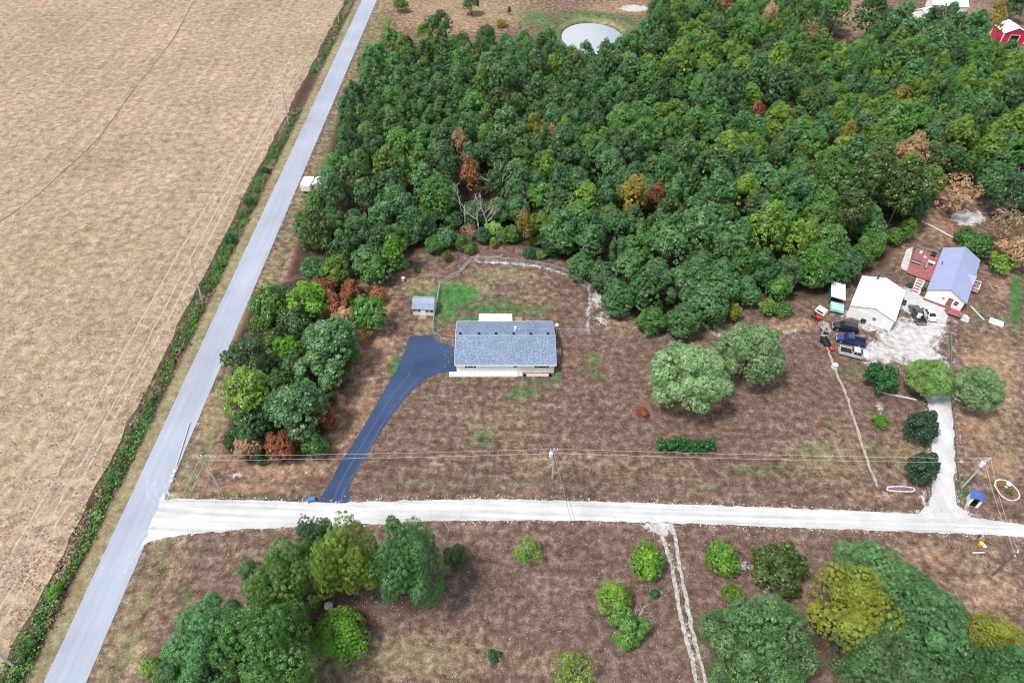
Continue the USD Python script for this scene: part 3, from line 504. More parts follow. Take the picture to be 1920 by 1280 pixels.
# garden shed --------------------------------------------------------------
a, b = P(775, 590, 0), P(813, 592, 0); rz = math.atan2(b[1] - a[1], b[0] - a[0]); W = np.linalg.norm((b - a)[:2]); D = 3.3
c = (a + b) / 2 + D / 2 * np.array([-math.sin(rz), math.cos(rz), 0])
shed = thing('garden_shed', 'small white shed with blue shingle barn roof beside the chain link fence', 'shed', (c[0], c[1], 0), rz)
x1, y1 = W / 2, D / 2
pg = [(-y1, 0), (y1, 0), (y1, 1.85), (y1 * .62, 2.7), (0, 3.05), (-y1 * .62, 2.7), (-y1, 1.85)]
w_ = trimesh.creation.extrude_polygon(Polygon(pg), 2 * x1, engine='earcut'); w_.apply_transform([[0, 0, 1, -x1], [1, 0, 0, 0], [0, 1, 0, 0], [0, 0, 0, 1]])
part('wall', w_, 'white_siding', shed)
top = [(-y1 - .18, 1.72), (-y1 * .62, 2.74), (0, 3.1), (y1 * .62, 2.74), (y1 + .18, 1.72)]
rp = Polygon(top + [(q[0], q[1] + .09) for q in top[::-1]]); r_ = trimesh.creation.extrude_polygon(rp, 2 * x1 + .3, engine='earcut'); r_.apply_transform([[0, 0, 1, -x1 - .15], [1, 0, 0, 0], [0, 1, 0, 0], [0, 0, 0, 1]])
part('roof', r_, 'shed_shingle', shed)
for xx in (-x1 * .6, x1 * .6): window(shed, xx, -y1, 1.3, .4, .5, 0, -1, True)
door(shed, 0, -y1, 1.1, 1.75, 0, -1, 'white_trim', .08); part('ramp', hull([(-.7, -y1 - .02, .1), (.7, -y1 - .02, .1), (-.7, -y1 - 1.1, 0), (.7, -y1 - 1.1, 0), (-.7, -y1 - .02, 0), (.7, -y1 - .02, 0)]), 'tan_box', shed)

# right hand metal garage ---------------------------------------------------
def building_from(fl_, fr_, bl_, br_, ze):
    a, b, c, d = (P(*q, ze) for q in (fl_, fr_, bl_, br_)); cen = (a + b + c + d) / 4
    ax = ((c - a) + (d - b)) / 2; ry_ = math.atan2(ax[1], ax[0]) - math.pi / 2; ln = np.linalg.norm(ax[:2]); u = np.array([math.cos(ry_), math.sin(ry_), 0]); wd = abs(np.dot(((b - a) + (d - c)) / 2, u))
    return cen, ry_, wd, ln
def local(cen, rz_):
    def f(x, y, z=0):
        q = P(x, y, z) - cen; c, s = math.cos(-rz_), math.sin(-rz_); return np.array([q[0] * c - q[1] * s, q[0] * s + q[1] * c])
    return f
gc, grz, gw, gd = building_from((1594, 573), (1679, 602), (1616, 519), (1698, 543), 2.9)
gw -= .3
garage = thing('metal_garage', 'large white metal garage with a low gable roof beside the gravel yard', 'garage', (gc[0], gc[1], 0), grz)
X, Y = gw / 2, gd / 2 - .15
part('wall', gable_walls(-X, X, -Y, Y, 2.85, 4.25, 'y'), 'white_siding', garage)
part('roof', gable(-X, X, -Y, Y, 2.9, 4.32, .2, .08, 'y', gab=.2), 'white_roof', garage)
rf = part('ridge_cap', hull([(s * .22, yy, 4.33 + .02 * (s == 0) + (.06 if s == 0 else 0)) for s in (-1, 0, 1) for yy in (-Y - .2, Y + .2)] + [(s * .22, yy, 4.3) for s in (-1, 1) for yy in (-Y, Y)]), 'white_trim', garage)
for i, yy in enumerate(np.linspace(-Y, Y, 13)):
    part('roof_seam', cat(*[tube([(s * .2, yy, 4.42), (s * (X + .2), yy, 2.9 + .08 - .2 * 1.42 / X + .015)], .022, n=4) for s in (-1, 1)]), 'white_roof', garage)
part('flue', moved(cat(cyl(.16, 1.1, 10), moved(cyl(.26, .14, 10), z=1.1)), -X * .35, Y - .7, 3.6), 'dark_frame', garage)
part('roller_door', box(-X * .65, X * .05, -Y - .05, -Y - .003, .02, 2.5), 'white_trim', garage)
for k in range(5): part('door_panel', box(-X * .63, X * .03, -Y - .08, -Y - .052, .06 + k * .49, .50 + k * .49), 'white_siding', garage)
window(garage, -X * .05 + 1.0, -Y, 1.6, .7, .7); door(garage, X * .62, -Y, .95, 2.05, 0, -1, 'white_trim', .05)
part('corner_trim', cat(*[box(s * X - .06, s * X + .06, -Y - .02, -Y + .1, 0, 2.8) for s in (-1, 1)]), 'white_trim', garage)

# right hand house with lavender metal roof ---------------------------------
hc2, rz2, w2, d2 = building_from((1739, 543), (1813, 568), (1768, 464), (1840, 487), 3.1)
l2 = local(hc2, rz2)
h2 = thing('metal_roof_house', 'white house with lavender grey metal roof and red decks beyond the gravel yard', 'house', (hc2[0], hc2[1], 0), rz2)
X, Y = w2 / 2 - .35, d2 / 2 - .3
part('wall', gable_walls(-X, X, -Y, Y, 3.05, 4.85, 'y'), 'white_siding', h2)
part('roof', gable(-X, X, -Y, Y, 3.1, 4.92, .35, .09, 'y', gab=.3), 'lavender_metal', h2)
for yy in np.linspace(-Y, Y, 16):
    part('roof_seam', cat(*[tube([(s * .08, yy, 5.0), (s * (X + .35), yy, 3.1 + .09 - .35 * 1.82 / X + .012)], .018, n=4) for s in (-1, 1)]), 'lavender_metal', h2)
part('ridge_cap', tube([(0, -Y - .3, 5.0), (0, Y + .3, 5.0)], .09, n=6), 'lavender_metal', h2)
part('cross_gable', gable(1.6, X + .42, -2.2 + .9, 1.9 + .9, 3.08, 3.8, .3, .09, 'x', gab=.0), 'lavender_metal', h2)
part('dormer_wall', gable_walls(X - .3, X + .02, -2.0 + .9, 1.7 + .9, 3.0, 3.7, 'x'), 'white_siding', h2)
part('skirting', box(-X - .02, X + .02, -Y - .025, Y + .02, .02, .55), 'red_deck', h2)
window(h2, -X * .1, -Y, 2.1, .5, .5, glass='red_paint'); window(h2, X * .62, -Y, 2.0, .8, 1.0); door(h2, X * .28, -Y, .95, 2.05, 0, -1, 'red_deck', .7)
window(h2, -X, -2.0, 2.0, 1.2, 1.1, -1, 0); window(h2, X, -4.0, 2.0, 1.2, 1.1, 1, 0); door(h2, X, 1.1, .95, 2.05, 1, 0, 'white_trim', .7)
q = l2(1766, 494, 4); part('vent_pipe', moved(cyl(.1, .6, 8), q[0], q[1], 3.9), 'dark_frame', h2)
def deck_part(name, x0, x1, y0, y1, zt, n, parent, along='x', m='red_deck'):
    dk = part(name, box(x0, x1, y0, y1, zt - .2, zt - .06), m, parent)
    for i in range(n):
        if along == 'x': bb = box(x0 + .01, x1 - .01, y0 + (y1 - y0) * i / n + .01, y0 + (y1 - y0) * (i + 1) / n - .01, zt - .058, zt)
        else: bb = box(x0 + (x1 - x0) * i / n + .01, x0 + (x1 - x0) * (i + 1) / n - .01, y0 + .01, y1 - .01, zt - .058, zt)
        part('deck_board', bb, m, dk)
    part('post', cat(*[box(x - .06, x + .06, y - .06, y + .06, 0, zt - .2) for x in (x0 + .1, (x0 + x1) / 2, x1 - .1) for y in (y0 + .1, y1 - .1)]), 'old_timber', parent)
    return dk
def rail(pts, zt, parent, m='red_deck', n=8):
    for a, b in zip(pts[:-1], pts[1:]):
        a, b = np.array([*a, zt]), np.array([*b, zt]); k = max(2, int(np.linalg.norm(b - a) / .35))
        part('railing', cat(tube([a + [0, 0, .9], b + [0, 0, .9]], .05, n=4), tube([a + [0, 0, .12], b + [0, 0, .12]], .03, n=4), *[tube([a + (b - a) * t, a + (b - a) * t + [0, 0, .9]], .022, n=4) for t in np.linspace(0, 1, k)]), m, parent)
# front deck, side porch
a, b = l2(1777, 583, .6), l2(1803, 592, .6)
deck_part('front_deck', a[0], b[0], -Y - 2.1, -Y - .05, .62, 8, h2)
rail([(a[0], -Y - .1), (a[0], -Y - 2.05)], .62, h2); rail([(b[0], -Y - .1), (b[0], -Y - 2.05)], .62, h2)
part('step', cat(box(b[0] + .1, b[0] + 1.6, -Y - 2.3, -Y - .4, 0, .2), box(b[0] + .1, b[0] + 1.2, -Y - 1.5, -Y - .2, .201, .4)), 'concrete', h2)
deck_part('side_porch', X + .05, X + 2.1, .1, 3.0, .6, 7, h2, 'y')
rail([(X + .1, .12), (X + 2.05, .12), (X + 2.05, 2.95), (X + .1, 2.95)], .6, h2, 'white_trim')
# rear red deck with borders
a, b, c2, d_ = l2(1704, 512, .5), l2(1744, 514, .5), l2(1712, 467, .5), l2(1757, 476, .5)
x0, x1_, y0, y1_ = (a[0] + c2[0]) / 2, -X - .05, a[1], (c2[1] + d_[1]) / 2
deck_part('rear_deck', x0, x1_, y0, y1_, .5, 18, h2)
rail([(x0 + .05, y1_ - .05), (x1_ - .2, y1_ - .05)], .5, h2, 'grey_stone')
def at2(x, y, z=0): c, s = math.cos(rz2), math.sin(rz2); return np.array([hc2[0] + x * c - y * s, hc2[1] + x * s + y * c, z])
pb = PP([(1689, 500), (1699, 468), (1712, 463), (1709, 478), (1702, 506), (1740, 519), (1738, 523), (1692, 505)])
solo('concrete_border', sheet(wobble(pb, .08, .4, 2), .06), 'concrete', kind='structure')
def furniture(name, label, catg, px_, py_, build, z=.5, rz_=0):
    q = P(px_, py_, z); t = thing(name, label, catg, (q[0], q[1], z), rz2 + rz_); build(t); return t
def bench(t):
    part('seat', box(-1.0, 1.0, -.28, .28, .38, .44), 'grey_stone', t); part('backrest', box(-1.0, 1.0, .25, .31, .45, .9), 'old_timber', t)
    for s in (-1, 1): part('leg', box(s * .9 - .05, s * .9 + .05, -.25, .25, 0, .38), 'old_timber', t)
def table(t):
    part('tabletop', box(-.75, .75, -.45, .45, .70, .75), 'white_trim', t)
    for s in (-1, 1):
        for u in (-1, 1): part('leg', box(s * .65 - .04, s * .65 + .04, u * .36 - .04, u * .36 + .04, 0, .7), 'white_trim', t)
def chair(t):
    part('seat', box(-.25, .25, -.25, .25, .4, .45), 'white_trim', t); part('backrest', box(-.25, .25, .21, .26, .46, .9), 'white_trim', t)
    for s in (-1, 1):
        for u in (-1, 1): part('leg', box(s * .21 - .02, s * .21 + .02, u * .21 - .02, u * .21 + .02, 0, .4), 'white_trim', t)
def grill(t):
    part('cart', cat(*[box(s * .42 - .03, s * .42 + .03, u * .22 - .03, u * .22 + .03, .12, .75) for s in (-1, 1) for u in (-1, 1)], box(-.45, .45, -.26, .26, .25, .3)), 'dark_frame', t)
    part('lid', rbox(-.5, .5, -.3, .3, .76, 1.2, .14), 'dark_frame', t)
    for s in (-1, 1): part('wheel', moved(tube([(0, -.03, 0), (0, .03, 0)], .11, n=10), s * .42, -.26, .11), 'tyre', t)
furniture('garden_bench', 'dark timber bench on the left of the red rear deck', 'bench', 1716, 494, bench)
furniture('garden_table', 'white table on the right part of the red rear deck', 'table', 1744, 496, table)
furniture('garden_bench', 'pale bench standing along the middle of the red rear deck', 'bench', 1735, 500, bench, .5, math.pi / 2)
furniture('garden_chair', 'white chair at the back of the red rear deck', 'chair', 1725, 477, chair)
furniture('garden_chair', 'white chair near the middle of the red rear deck', 'chair', 1733, 485, chair, .5, 1.2)
furniture('barbecue_grill', 'dark lidded grill in the far corner of the red rear deck', 'grill', 1748, 480, grill)
furniture('barbecue_grill', 'black grill standing by the right wall of the white metal garage', 'grill', 1692, 571, grill, 0)
# walkway with red stepping slabs
wk = PP([(1722, 512), (1739, 517), (1727, 545), (1722, 556), (1707, 552), (1714, 532)])
wkm = solo('walkway', sheet(wobble(wk, .06, .4, 4), .055), 'concrete', kind='structure')
for i, t in enumerate(np.linspace(0, 1, 7)):
    q = P(1730 - 15 * t, 517.5 + 29 * t); part('stepping_slab', moved(box(-.55, .55, -.24, .24, .058, .11), q[0], q[1], 0, rz2 + .03 * math.sin(i * 9)), 'red_deck', wkm)
solo('concrete_pad', sheet(wobble(PP([(1699, 553), (1722, 553), (1738, 560), (1766, 578), (1778, 592), (1772, 606), (1740, 604), (1704, 588), (1690, 578)]), .15, .4, 9), .05), 'concrete', kind='structure')
# teal roofed lean-to, camper shell, mower, junk by the wood edge
lc = (P(1572, 545, 2.2)); lrz = grz
lt = thing('lean_to_shelter', 'open shelter with pale teal metal roof left of the white garage', 'shelter', (lc[0], lc[1], 0), lrz + .22)
part('roof', hull([(-1.5, -2.6, 2.35), (1.5, -2.6, 2.1), (-1.5, 2.9, 2.35), (1.5, 2.9, 2.1), (-1.5, -2.6, 2.29), (1.5, -2.6, 2.04), (-1.5, 2.9, 2.29), (1.5, 2.9, 2.04)]), 'white_roof', lt)
for s in (-1, 1):
    for yy in (-2.4, 2.7): part('post', box(s * 1.38 - .05, s * 1.38 + .05, yy - .05, yy + .05, 0, 2.06), 'galvanised', lt)
part('side_sheet', box(-1.46, -1.42, -2.5, 2.8, .2, 2.25), 'dark_teal', lt)
q = P(1571, 573, 1.5); tt = thing('tarp_trailer', 'bright teal tarpaulin covered trailer at the front of the pale shelter', 'trailer', (q[0], q[1], 0), lrz + .22)
part('tarp', hull([(-1.35, -1.15, 1.35), (1.35, -1.15, 1.2), (-1.35, 1.15, 1.45), (1.35, 1.15, 1.35), (0, 0, 1.62), (-1.4, -1.2, .7), (1.4, -1.2, .7), (-1.4, 1.2, .7), (1.4, 1.2, .7)]), 'teal_roof', tt)
for s in (-1, 1): part('wheel', moved(tube([(-.1, 0, 0), (.1, 0, 0)], .34, n=14), s * 1.3, 0, .34), 'tyre', tt)
part('frame', box(-1.25, 1.25, -1.15, 1.15, .5, .68), 'dark_frame', tt)
q = P(1542, 579, .9); cs = thing('truck_cap', 'white truck bed cap with dark windows lying at the wood edge', 'truck cap', (q[0], q[1], 0), lrz - .3)
part('shell', hull([(-1.1, -.75, .05), (1.1, -.75, .05), (-1.1, .75, .05), (1.1, .75, .05), (-1.0, -.6, .95), (1.0, -.6, .95), (-1.0, .6, .95), (1.0, .6, .95)]), 'white_siding', cs)
part('window', cat(box(-.75, .75, -.745, -.70, .35, .7), moved(box(-.75, .75, -.04, .0, .35, .7), 0, .745)), 'window_glass', cs)
q = P(1531, 594, .4); mw = thing('riding_mower', 'small red riding mower at the wood edge left of the junk', 'mower', (q[0], q[1], 0), .6)
part('hood', rbox(-.32, .32, -.95, .0, .3, .85, .1), 'red_paint', mw); part('deck', rbox(-.6, .6, -.3, .55, .14, .34, .06), 'dark_frame', mw); part('seat', cat(rbox(-.25, .25, .25, .7, .62, .76, .05), rbox(-.25, .25, .66, .8, .7, 1.1, .05)), 'dark_frame', mw); part('rear_body', rbox(-.4, .4, .1, .95, .35, .62, .06), 'red_paint', mw)
for s in (-1, 1):
    part('front_wheel', moved(tube([(-.07, 0, 0), (.07, 0, 0)], .2, n=12), s * .38, -.7, .2), 'tyre', mw); part('rear_wheel', moved(tube([(-.11, 0, 0), (.11, 0, 0)], .29, n=12), s * .48, .6, .29), 'tyre', mw)
part('steering_wheel', moved(tube([(.18 * math.cos(t), .18 * math.sin(t), 0) for t in np.linspace(0, 6.28, 13)], .02, n=4), 0, .02, 1.02), 'dark_frame', mw)
r = random.Random(4)
q = P(1546, 618); jp = thing('scrap_heap', 'tangled heap of pale scrap and branches left of the parked pickups', 'scrap heap', (q[0], q[1], 0))
part('branches', cat(*[tube([(r.uniform(-1.1, 1.1), r.uniform(-1.6, 1.6), r.uniform(0, .5)), (r.uniform(-1.1, 1.1), r.uniform(-1.6, 1.6), r.uniform(.2, 1.0))], .05, .03, 5) for _ in range(60)]), 'pale_bark', jp)
part('sheets', cat(*[moved(hull([(r.uniform(-.5, .5), r.uniform(-.5, .5), r.uniform(0, .25)) for _ in range(7)]), r.uniform(-.9, .9), r.uniform(-1.5, 1.5), r.uniform(.1, .5)) for _ in range(16)]), 'scrap', jp)
part('dark_parts', cat(*[moved(rbox(-.35, .35, -.2, .2, 0, .35, .06), r.uniform(-1, .2), r.uniform(-1.5, 1.2), r.uniform(0, .3), r.uniform(0, 3)) for _ in range(7)]), 'dark_frame', jp)
q = P(1546.5, 640, .3); ft = thing('flat_trailer', 'narrow black flat trailer below the scrap heap at the yard edge', 'trailer', (q[0], q[1], 0), .12)
part('bed', cat(box(-.65, .65, -1.3, 1.3, .42, .5), *[box(s * .65 - .04, s * .65 + .04, -1.3, 1.3, .5, .75) for s in (-1, 1)]), 'dark_frame', ft)
part('drawbar', tube([(0, -1.3, .45), (0, -2.1, .4)], .06, n=5), 'dark_frame', ft)
for s in (-1, 1): part('wheel', moved(tube([(-.09, 0, 0), (.09, 0, 0)], .3, n=12), s * .8, .1, .3), 'tyre', ft)
q = P(1559.5, 654, .5); kt = thing('round_tank', 'round red tank on short legs left of the silver pickup', 'tank', (q[0], q[1], 0))
s_ = trimesh.creation.icosphere(3, .52); s_.vertices[:, 2] *= .8; s_.apply_translation([0, 0, .62]); part('body', s_, 'red_paint', kt, smooth=True); part('cap', cyl(.1, .14, 10, 1.02), 'dark_frame', kt)
for k in range(3): part('leg', tube([(.35 * math.cos(k * 2.1), .35 * math.sin(k * 2.1), .5), (.45 * math.cos(k * 2.1), .45 * math.sin(k * 2.1), 0)], .035, n=5), 'dark_frame', kt)
q = P(1565, 686, .4); ub = thing('utility_box', 'small pale green utility box by the pale strip below the red tank', 'utility box', (q[0], q[1], 0), .1)
part('cabinet', rbox(-.42, .42, -.4, .4, .08, .85, .04), 'white_roof', ub); part('base', box(-.5, .5, -.5, .5, 0, .08), 'concrete', ub); part('lid', box(-.44, .44, -.44, .42, .851, .9), 'white_trim', ub)
q = P(1619, 601, .4); hcx = thing('wheelbarrow', 'dark wheelbarrow with a red handle at the front wall of the garage', 'wheelbarrow', (q[0], q[1], 0), -.7)
part('tray', hull([(-.45, -.75, .75), (.45, -.75, .75), (-.5, .55, .8), (.5, .55, .8), (-.3, -.5, .4), (.3, -.5, .4), (-.3, .35, .4), (.3, .35, .4)]), 'dark_frame', hcx); part('wheel', moved(tube([(-.06, 0, 0), (.06, 0, 0)], .24, n=12), 0, -.85, .24), 'tyre', hcx)
for s in (-1, 1): part('handle', tube([(s * .25, -.8, .3), (s * .32, 1.2, .7)], .03, n=5), 'red_paint', hcx)
for q_, nm in (((1707, 534), 'dark leafy shrub on the left of the stepping slab walkway'), ((1733, 541), 'dark leafy shrub on the right of the stepping slab walkway')): pass
# planks and pipes lying about
def plank(label, a, b, m, r_=.09, z=.12):
    p, q = P(*a, z), P(*b, z); d = (q - p); n = np.array([-d[1], d[0], 0]) / np.linalg.norm(d[:2]) * r_ * 1.3
    o = solo('plank', cat(hull([p + n, p - n, q + n, q - n, p + n + [0, 0, .06], p - n + [0, 0, .06], q + n + [0, 0, .06], q - n + [0, 0, .06]]), hull([p + n * 1.5 - [0, 0, .1], p - n * 1.5 - [0, 0, .1], p + n * 1.5 + d * .02, p - n * 1.5 + d * .02])), m, label, 'plank')
plank('long pale plank lying at the front right corner of the lavender roofed house', (1820, 574), (1845, 600), 'concrete', .16)
q = P(1868, 604, .2); pd = thing('cold_frame', 'low glazed garden frame on the grass right of the lavender roofed house', 'garden frame', (q[0], q[1], 0), rz2)
part('frame', cat(box(-1.3, 1.3, -.75, -.67, 0, .4), box(-1.3, 1.3, .67, .75, 0, .4), box(-1.3, -1.22, -.67, .67, 0, .4), box(1.22, 1.3, -.67, .67, 0, .4), box(-.04, .04, -.67, .67, .3, .4)), 'white_trim', pd)
for s in (-1, 1): part('pane', box(min(s * .05, s * 1.21), max(s * .05, s * 1.21), -.66, .66, .34, .37), 'teal_roof' if s < 0 else 'lamp_clear', pd)

# far red barn --------------------------------------------------------------
bc, brz, bw, bd = building_from((1885, 64), (1927, 63), (1869, 50), (1905, 45), 3.4)
barn = thing('red_barn', 'red barn with white metal roof and white trim at the top right', 'barn', (bc[0], bc[1], 0), brz)
X, Y = bw / 2, bd / 2
part('wall', gable_walls(-X, X, -Y, Y, 3.4, 5.2, 'y'), 'barn_red', barn); part('roof', gable(-X, X, -Y, Y, 3.45, 5.3, .2, .1, 'y', gab=.2), 'white_trim', barn)
part('corner_trim', cat(*[box(s * X - .16, s * X + .16, u * Y - .16, u * Y + .16, 0, 3.35) for s in (-1, 1) for u in (-1, 1)]), 'white_trim', barn)
dr = part('doorway', box(-1.5, 1.5, -Y - .02, -Y + .2, .02, 2.8), 'dark_frame', barn); part('door_trim', cat(*[box(s * 1.62 - .12, s * 1.62 + .12, -Y - .06, -Y - .021, 0, 2.95) for s in (-1, 1)], box(-1.5, 1.5, -Y - .06, -Y - .021, 2.8, 2.95)), 'white_trim', dr)
for px_, py_, lab in ((1738, 22, 'pale roofed white house half hidden among trees at the top right'), (1778, 4, 'far white house with pale blue roof behind dark trees at the top')):
    q = P(px_, py_, 3); t = thing('farmhouse', lab, 'house', (q[0], q[1], 0), .5 if px_ < 1760 else -.1)
    sx = 3.2 if px_ < 1760 else 6.5
    part('wall', gable_walls(-sx, sx, -3.2, 3.2, 2.8, 4.2), 'white_siding', t); part('roof', gable(-sx, sx, -3.2, 3.2, 2.85, 4.3, .35), 'white_roof', t); window(t, -sx * .4, -3.2, 1.6, 1.0, 1.1); window(t, sx * .5, -3.2, 1.6, 1.0, 1.1); door(t, 0, -3.2, 1, 2.1, 0, -1, 'dark_frame', .1)
# white box trailers half under the trees beside the asphalt road
q = P(576, 341, 2.0); t = thing('box_trailer', 'white box trailer parked beside the asphalt road at the wood edge', 'trailer', (q[0], q[1], 0), -.05)
part('body', rbox(-1.25, 1.25, -2.0, 2.0, .45, 2.35, .1), 'white_trim', t); part('rear_door', box(-1.1, 1.1, -2.05, -2.003, .55, 2.2), 'white_siding', t)
for s in (-1, 1): part('wheel', moved(tube([(-.1, 0, 0), (.1, 0, 0)], .33, n=12), s * 1.15, -.2, .33), 'tyre', t)
part('drawbar', tube([(0, 2.0, .5), (0, 3.0, .45)], .07, n=5), 'dark_frame', t)
q = P(598, 342, 1.6); t = thing('garden_shed', 'small white shed half hidden by the trees behind the white box trailer', 'shed', (q[0], q[1], 0), -.05)
part('wall', gable_walls(-1.1, 1.1, -1.4, 1.4, 1.8, 2.3, 'y'), 'white_siding', t); part('roof', gable(-1.1, 1.1, -1.4, 1.4, 1.85, 2.4, .15, .07, 'y'), 'white_trim', t); door(t, 0, -1.4, .8, 1.6, 0, -1, 'white_trim', .05)

# bus shelter hut, beds, small street things ---------------------------------
q = P(1824, 940, .3); t = thing('bus_shelter', 'small white open fronted shelter with blue roof beside the gravel drive entrance', 'shelter', (q[0], q[1], 0), -.45)
part('wall', cat(box(-.85, -.78, -.8, .8, 0, 1.9), box(.78, .85, -.8, .8, 0, 1.9), box(-.77, .77, .73, .8, 0, 1.9), box(-.77, -.45, -.8, -.73, 0, 1.9), box(.45, .77, -.8, -.73, 0, 1.9)), 'white_siding', t)
part('roof', gable(-.85, .85, -.8, .8, 1.92, 2.35, .18, .06, 'y', gab=.15), 'blue_roof', t); part('bench', box(-.76, .76, .25, .72, .42, .48), 'old_timber', t); part('floor', box(-.77, .77, -.72, .72, .02, .06), 'dark_frame', t)
q = P(584.5, 936, .4); t = thing('refuse_bin', 'bright blue wheeled bin lying beside the foot of the black driveway', 'bin', (q[0], q[1], 0), .3)
part('body', hull([(-.6, -.27, .04), (-.6, .27, .04), (-.6, -.27, .6), (-.6, .27, .6), (.45, -.36, .02), (.45, .36, .02), (.45, -.36, .74), (.45, .36, .74)]), 'blue_plastic', t); part('lid', rbox(.46, .54, -.4, .4, .0, .8, .03), 'blue_plastic', t)
for s in (-1, 1): part('wheel', moved(tube([(0, -.04, 0), (0, .04, 0)], .12, n=10), -.55, s * .28, .12), 'tyre', t)
def ring_bed(name, label, pts_px, mulch, zc=.09, stone=.16, n=60, white='white_stone'):
    w = spline(PP(pts_px + pts_px[:1]), 6); cen = w[:-1].mean(0)
    t = thing(name, label, 'flower bed', (cen[0], cen[1], 0)); part('mulch', sheet(Polygon(w - cen), zc), mulch, t)
    ln = LineString(w - cen); rr = random.Random(len(label))
    for i in range(n):
        p_ = ln.interpolate((i + rr.uniform(-.2, .2)) / n, normalized=True); s = stone * rr.uniform(.8, 1.25)
        st = trimesh.creation.icosphere(1, s); st.vertices *= np.array([1.15, .9, .75]) * (1 + .12 * np.array([[rr.uniform(-1, 1)] * 3 for _ in st.vertices])); part('edging_stone', moved(st, p_.x, p_.y, .06 + s * .35, rr.uniform(0, 6)), white, t)
    return t, cen
ring_bed('flower_bed', 'long narrow purple mulch bed edged with white stones beside the gravel road', [(1665, 913), (1690, 912), (1712, 915), (1714, 919), (1705, 922), (1680, 921), (1663, 919)], 'purple_mulch', n=44, stone=.12)
t, cb = ring_bed('flower_bed', 'oval grass bed ringed with white stones right of the blue roofed shelter', [(1864, 910), (1868, 901), (1880, 900), (1893, 905), (1906, 918), (1911, 930), (1905, 937), (1893, 938), (1877, 929)], 'orange_mulch', .07, .115, 60)
t, cb2 = ring_bed('flower_bed', 'round orange mulch bed with a rusty shrub on the brown lawn', [(1183, 768), (1192, 757), (1208, 754), (1219, 762), (1221, 775), (1212, 785), (1197, 786), (1186, 778)], 'orange_mulch', .06, .07, 34, 'grey_stone')
q = P(1888, 911, .2); t = thing('stone_urn', 'white stone urn in the middle of the oval ringed bed', 'urn', (q[0], q[1], 0)); part('bowl', cyl(.2, .5, 14, .35, .42), 'white_stone', t); part('pedestal', cyl(.3, .35, 12, 0, .15), 'white_stone', t)
q = P(756, 524, .4); t = thing('bird_bath', 'white bird bath on the soil between the wood and the shed', 'bird bath', (q[0], q[1], 0)); part('basin', cyl(.15, .14, 16, .75, .42), 'white_stone', t); part('pedestal', cyl(.24, .75, 12, 0, .12), 'white_stone', t)
q = P(1839, 1020, .3); t = thing('yellow_bucket', 'yellow bucket with a white lid on the verge below the gravel road', 'bucket', (q[0], q[1], 0)); part('pail', cyl(.3, .65, 14, 0, .38), 'yellow_plastic', t); part('lid', moved(cyl(.34, .06, 14, .0), .62, -.1, .02), 'white_trim', t)
q = P(1834, 1007, .3); t = thing('marker_post', 'short black marker post above the yellow bucket on the verge', 'post', (q[0], q[1], 0)); part('post', cyl(.09, .9, 8), 'dark_frame', t); part('cap', cyl(.13, .08, 8, .9), 'dark_frame', t)
solo('plank', moved(cat(box(-.9, .9, -.06, .06, .03, .12), box(-.95, -.85, -.12, .12, .0, .029)), *P(1835, 1036)[:2], 0, .05), 'white_trim', 'short white board lying on the grass below the yellow bucket', 'plank')
q = P(1643 + 24, 873, .2); t = thing('marker_post', 'dark stump on the grass left of the lower dark evergreen', 'stump'.replace('stump', 'stump'), (q[0], q[1], 0)); part('stump', cyl(.34, .35, 10, 0, .3), 'bark', t)
q = P(616, 1135, .5); st = trimesh.creation.icosphere(3, .7); st.vertices *= np.array([1.0, .8, .9]) * (1 + .35 * (meshkit.fbm(st.vertices * 1.3, 3)[:, None] - .5)); st.apply_translation([q[0], q[1], .45]); solo('boulder', st, 'grey_stone', 'grey boulder in the gap between the lower left trees', 'boulder')
# drain pipe and reflectors at the road corner
a, b = P(356, 792, .1), P(331, 872, .1)
solo('drain_kerb', hull([p + np.array(o) for p in (a, b) for o in [(-.09, 0, -.1), (.09, 0, -.1), (-.07, 0, .12), (.07, 0, .12)]]), 'concrete', 'long pale concrete kerb along the right edge of the asphalt road', 'kerb')
for i, (u, v) in enumerate([(329, 884), (325, 893), (322, 903)]):
    q = P(u, v); rr = random.Random(i); st = trimesh.creation.icosphere(2, .3); st.vertices *= np.array([1.2, .9, .8]) * (1 + .3 * (meshkit.noise(st.vertices * 3 + i)[:, None] - .5)); st.apply_translation([q[0], q[1], .2])
    solo('boulder', st, 'white_stone', ('topmost', 'middle', 'lowest')[i] + ' of three pale rocks at the corner of asphalt and gravel roads', 'boulder')
# edging of the right hand drive
def edging(name, label, pl, m, hgt=.18, wid=.11, seg=2.2):
    ln = LineString(spline(PP(pl), 5)); n = max(2, int(ln.length / seg)); t = thing(name, label, 'edging')
    for i in range(n):
        a, b = ln.interpolate(i / n, True), ln.interpolate((i + .985) / n, True); L_ = math.hypot(b.x - a.x, b.y - a.y)
        part('timber' if m == 'old_timber' else 'edging_stone', moved(box(0, L_, -wid, wid, 0, hgt), a.x, a.y, .02, math.atan2(b.y - a.y, b.x - a.x)), m, t)
edging('timber_edging', 'dark timber edging along the right side of the gravel drive', [(1783, 628), (1783, 690), (1786, 760), (1793, 830), (1797, 890), (1803, 925)], 'old_timber', .24, .13)
edging('stone_edging', 'pale curved stone edging below the round shrub by the drive', [(1641, 728), (1656, 737), (1675, 741), (1700, 746), (1718, 750)], 'white_stone', .16, .12, .7)
edging('timber_edging', 'short dark timber edging left of the lower gravel drive', [(1729, 752), (1733, 790), (1735, 850), (1737, 900), (1739, 926)], 'old_timber', .2, .1)
edging('stone_edging', 'long pale stone edging at the top of the yard behind the lavender roof', [(1727, 415), (1750, 426), (1775, 440), (1800, 452), (1812, 460)], 'white_stone', .16, .14, .8)

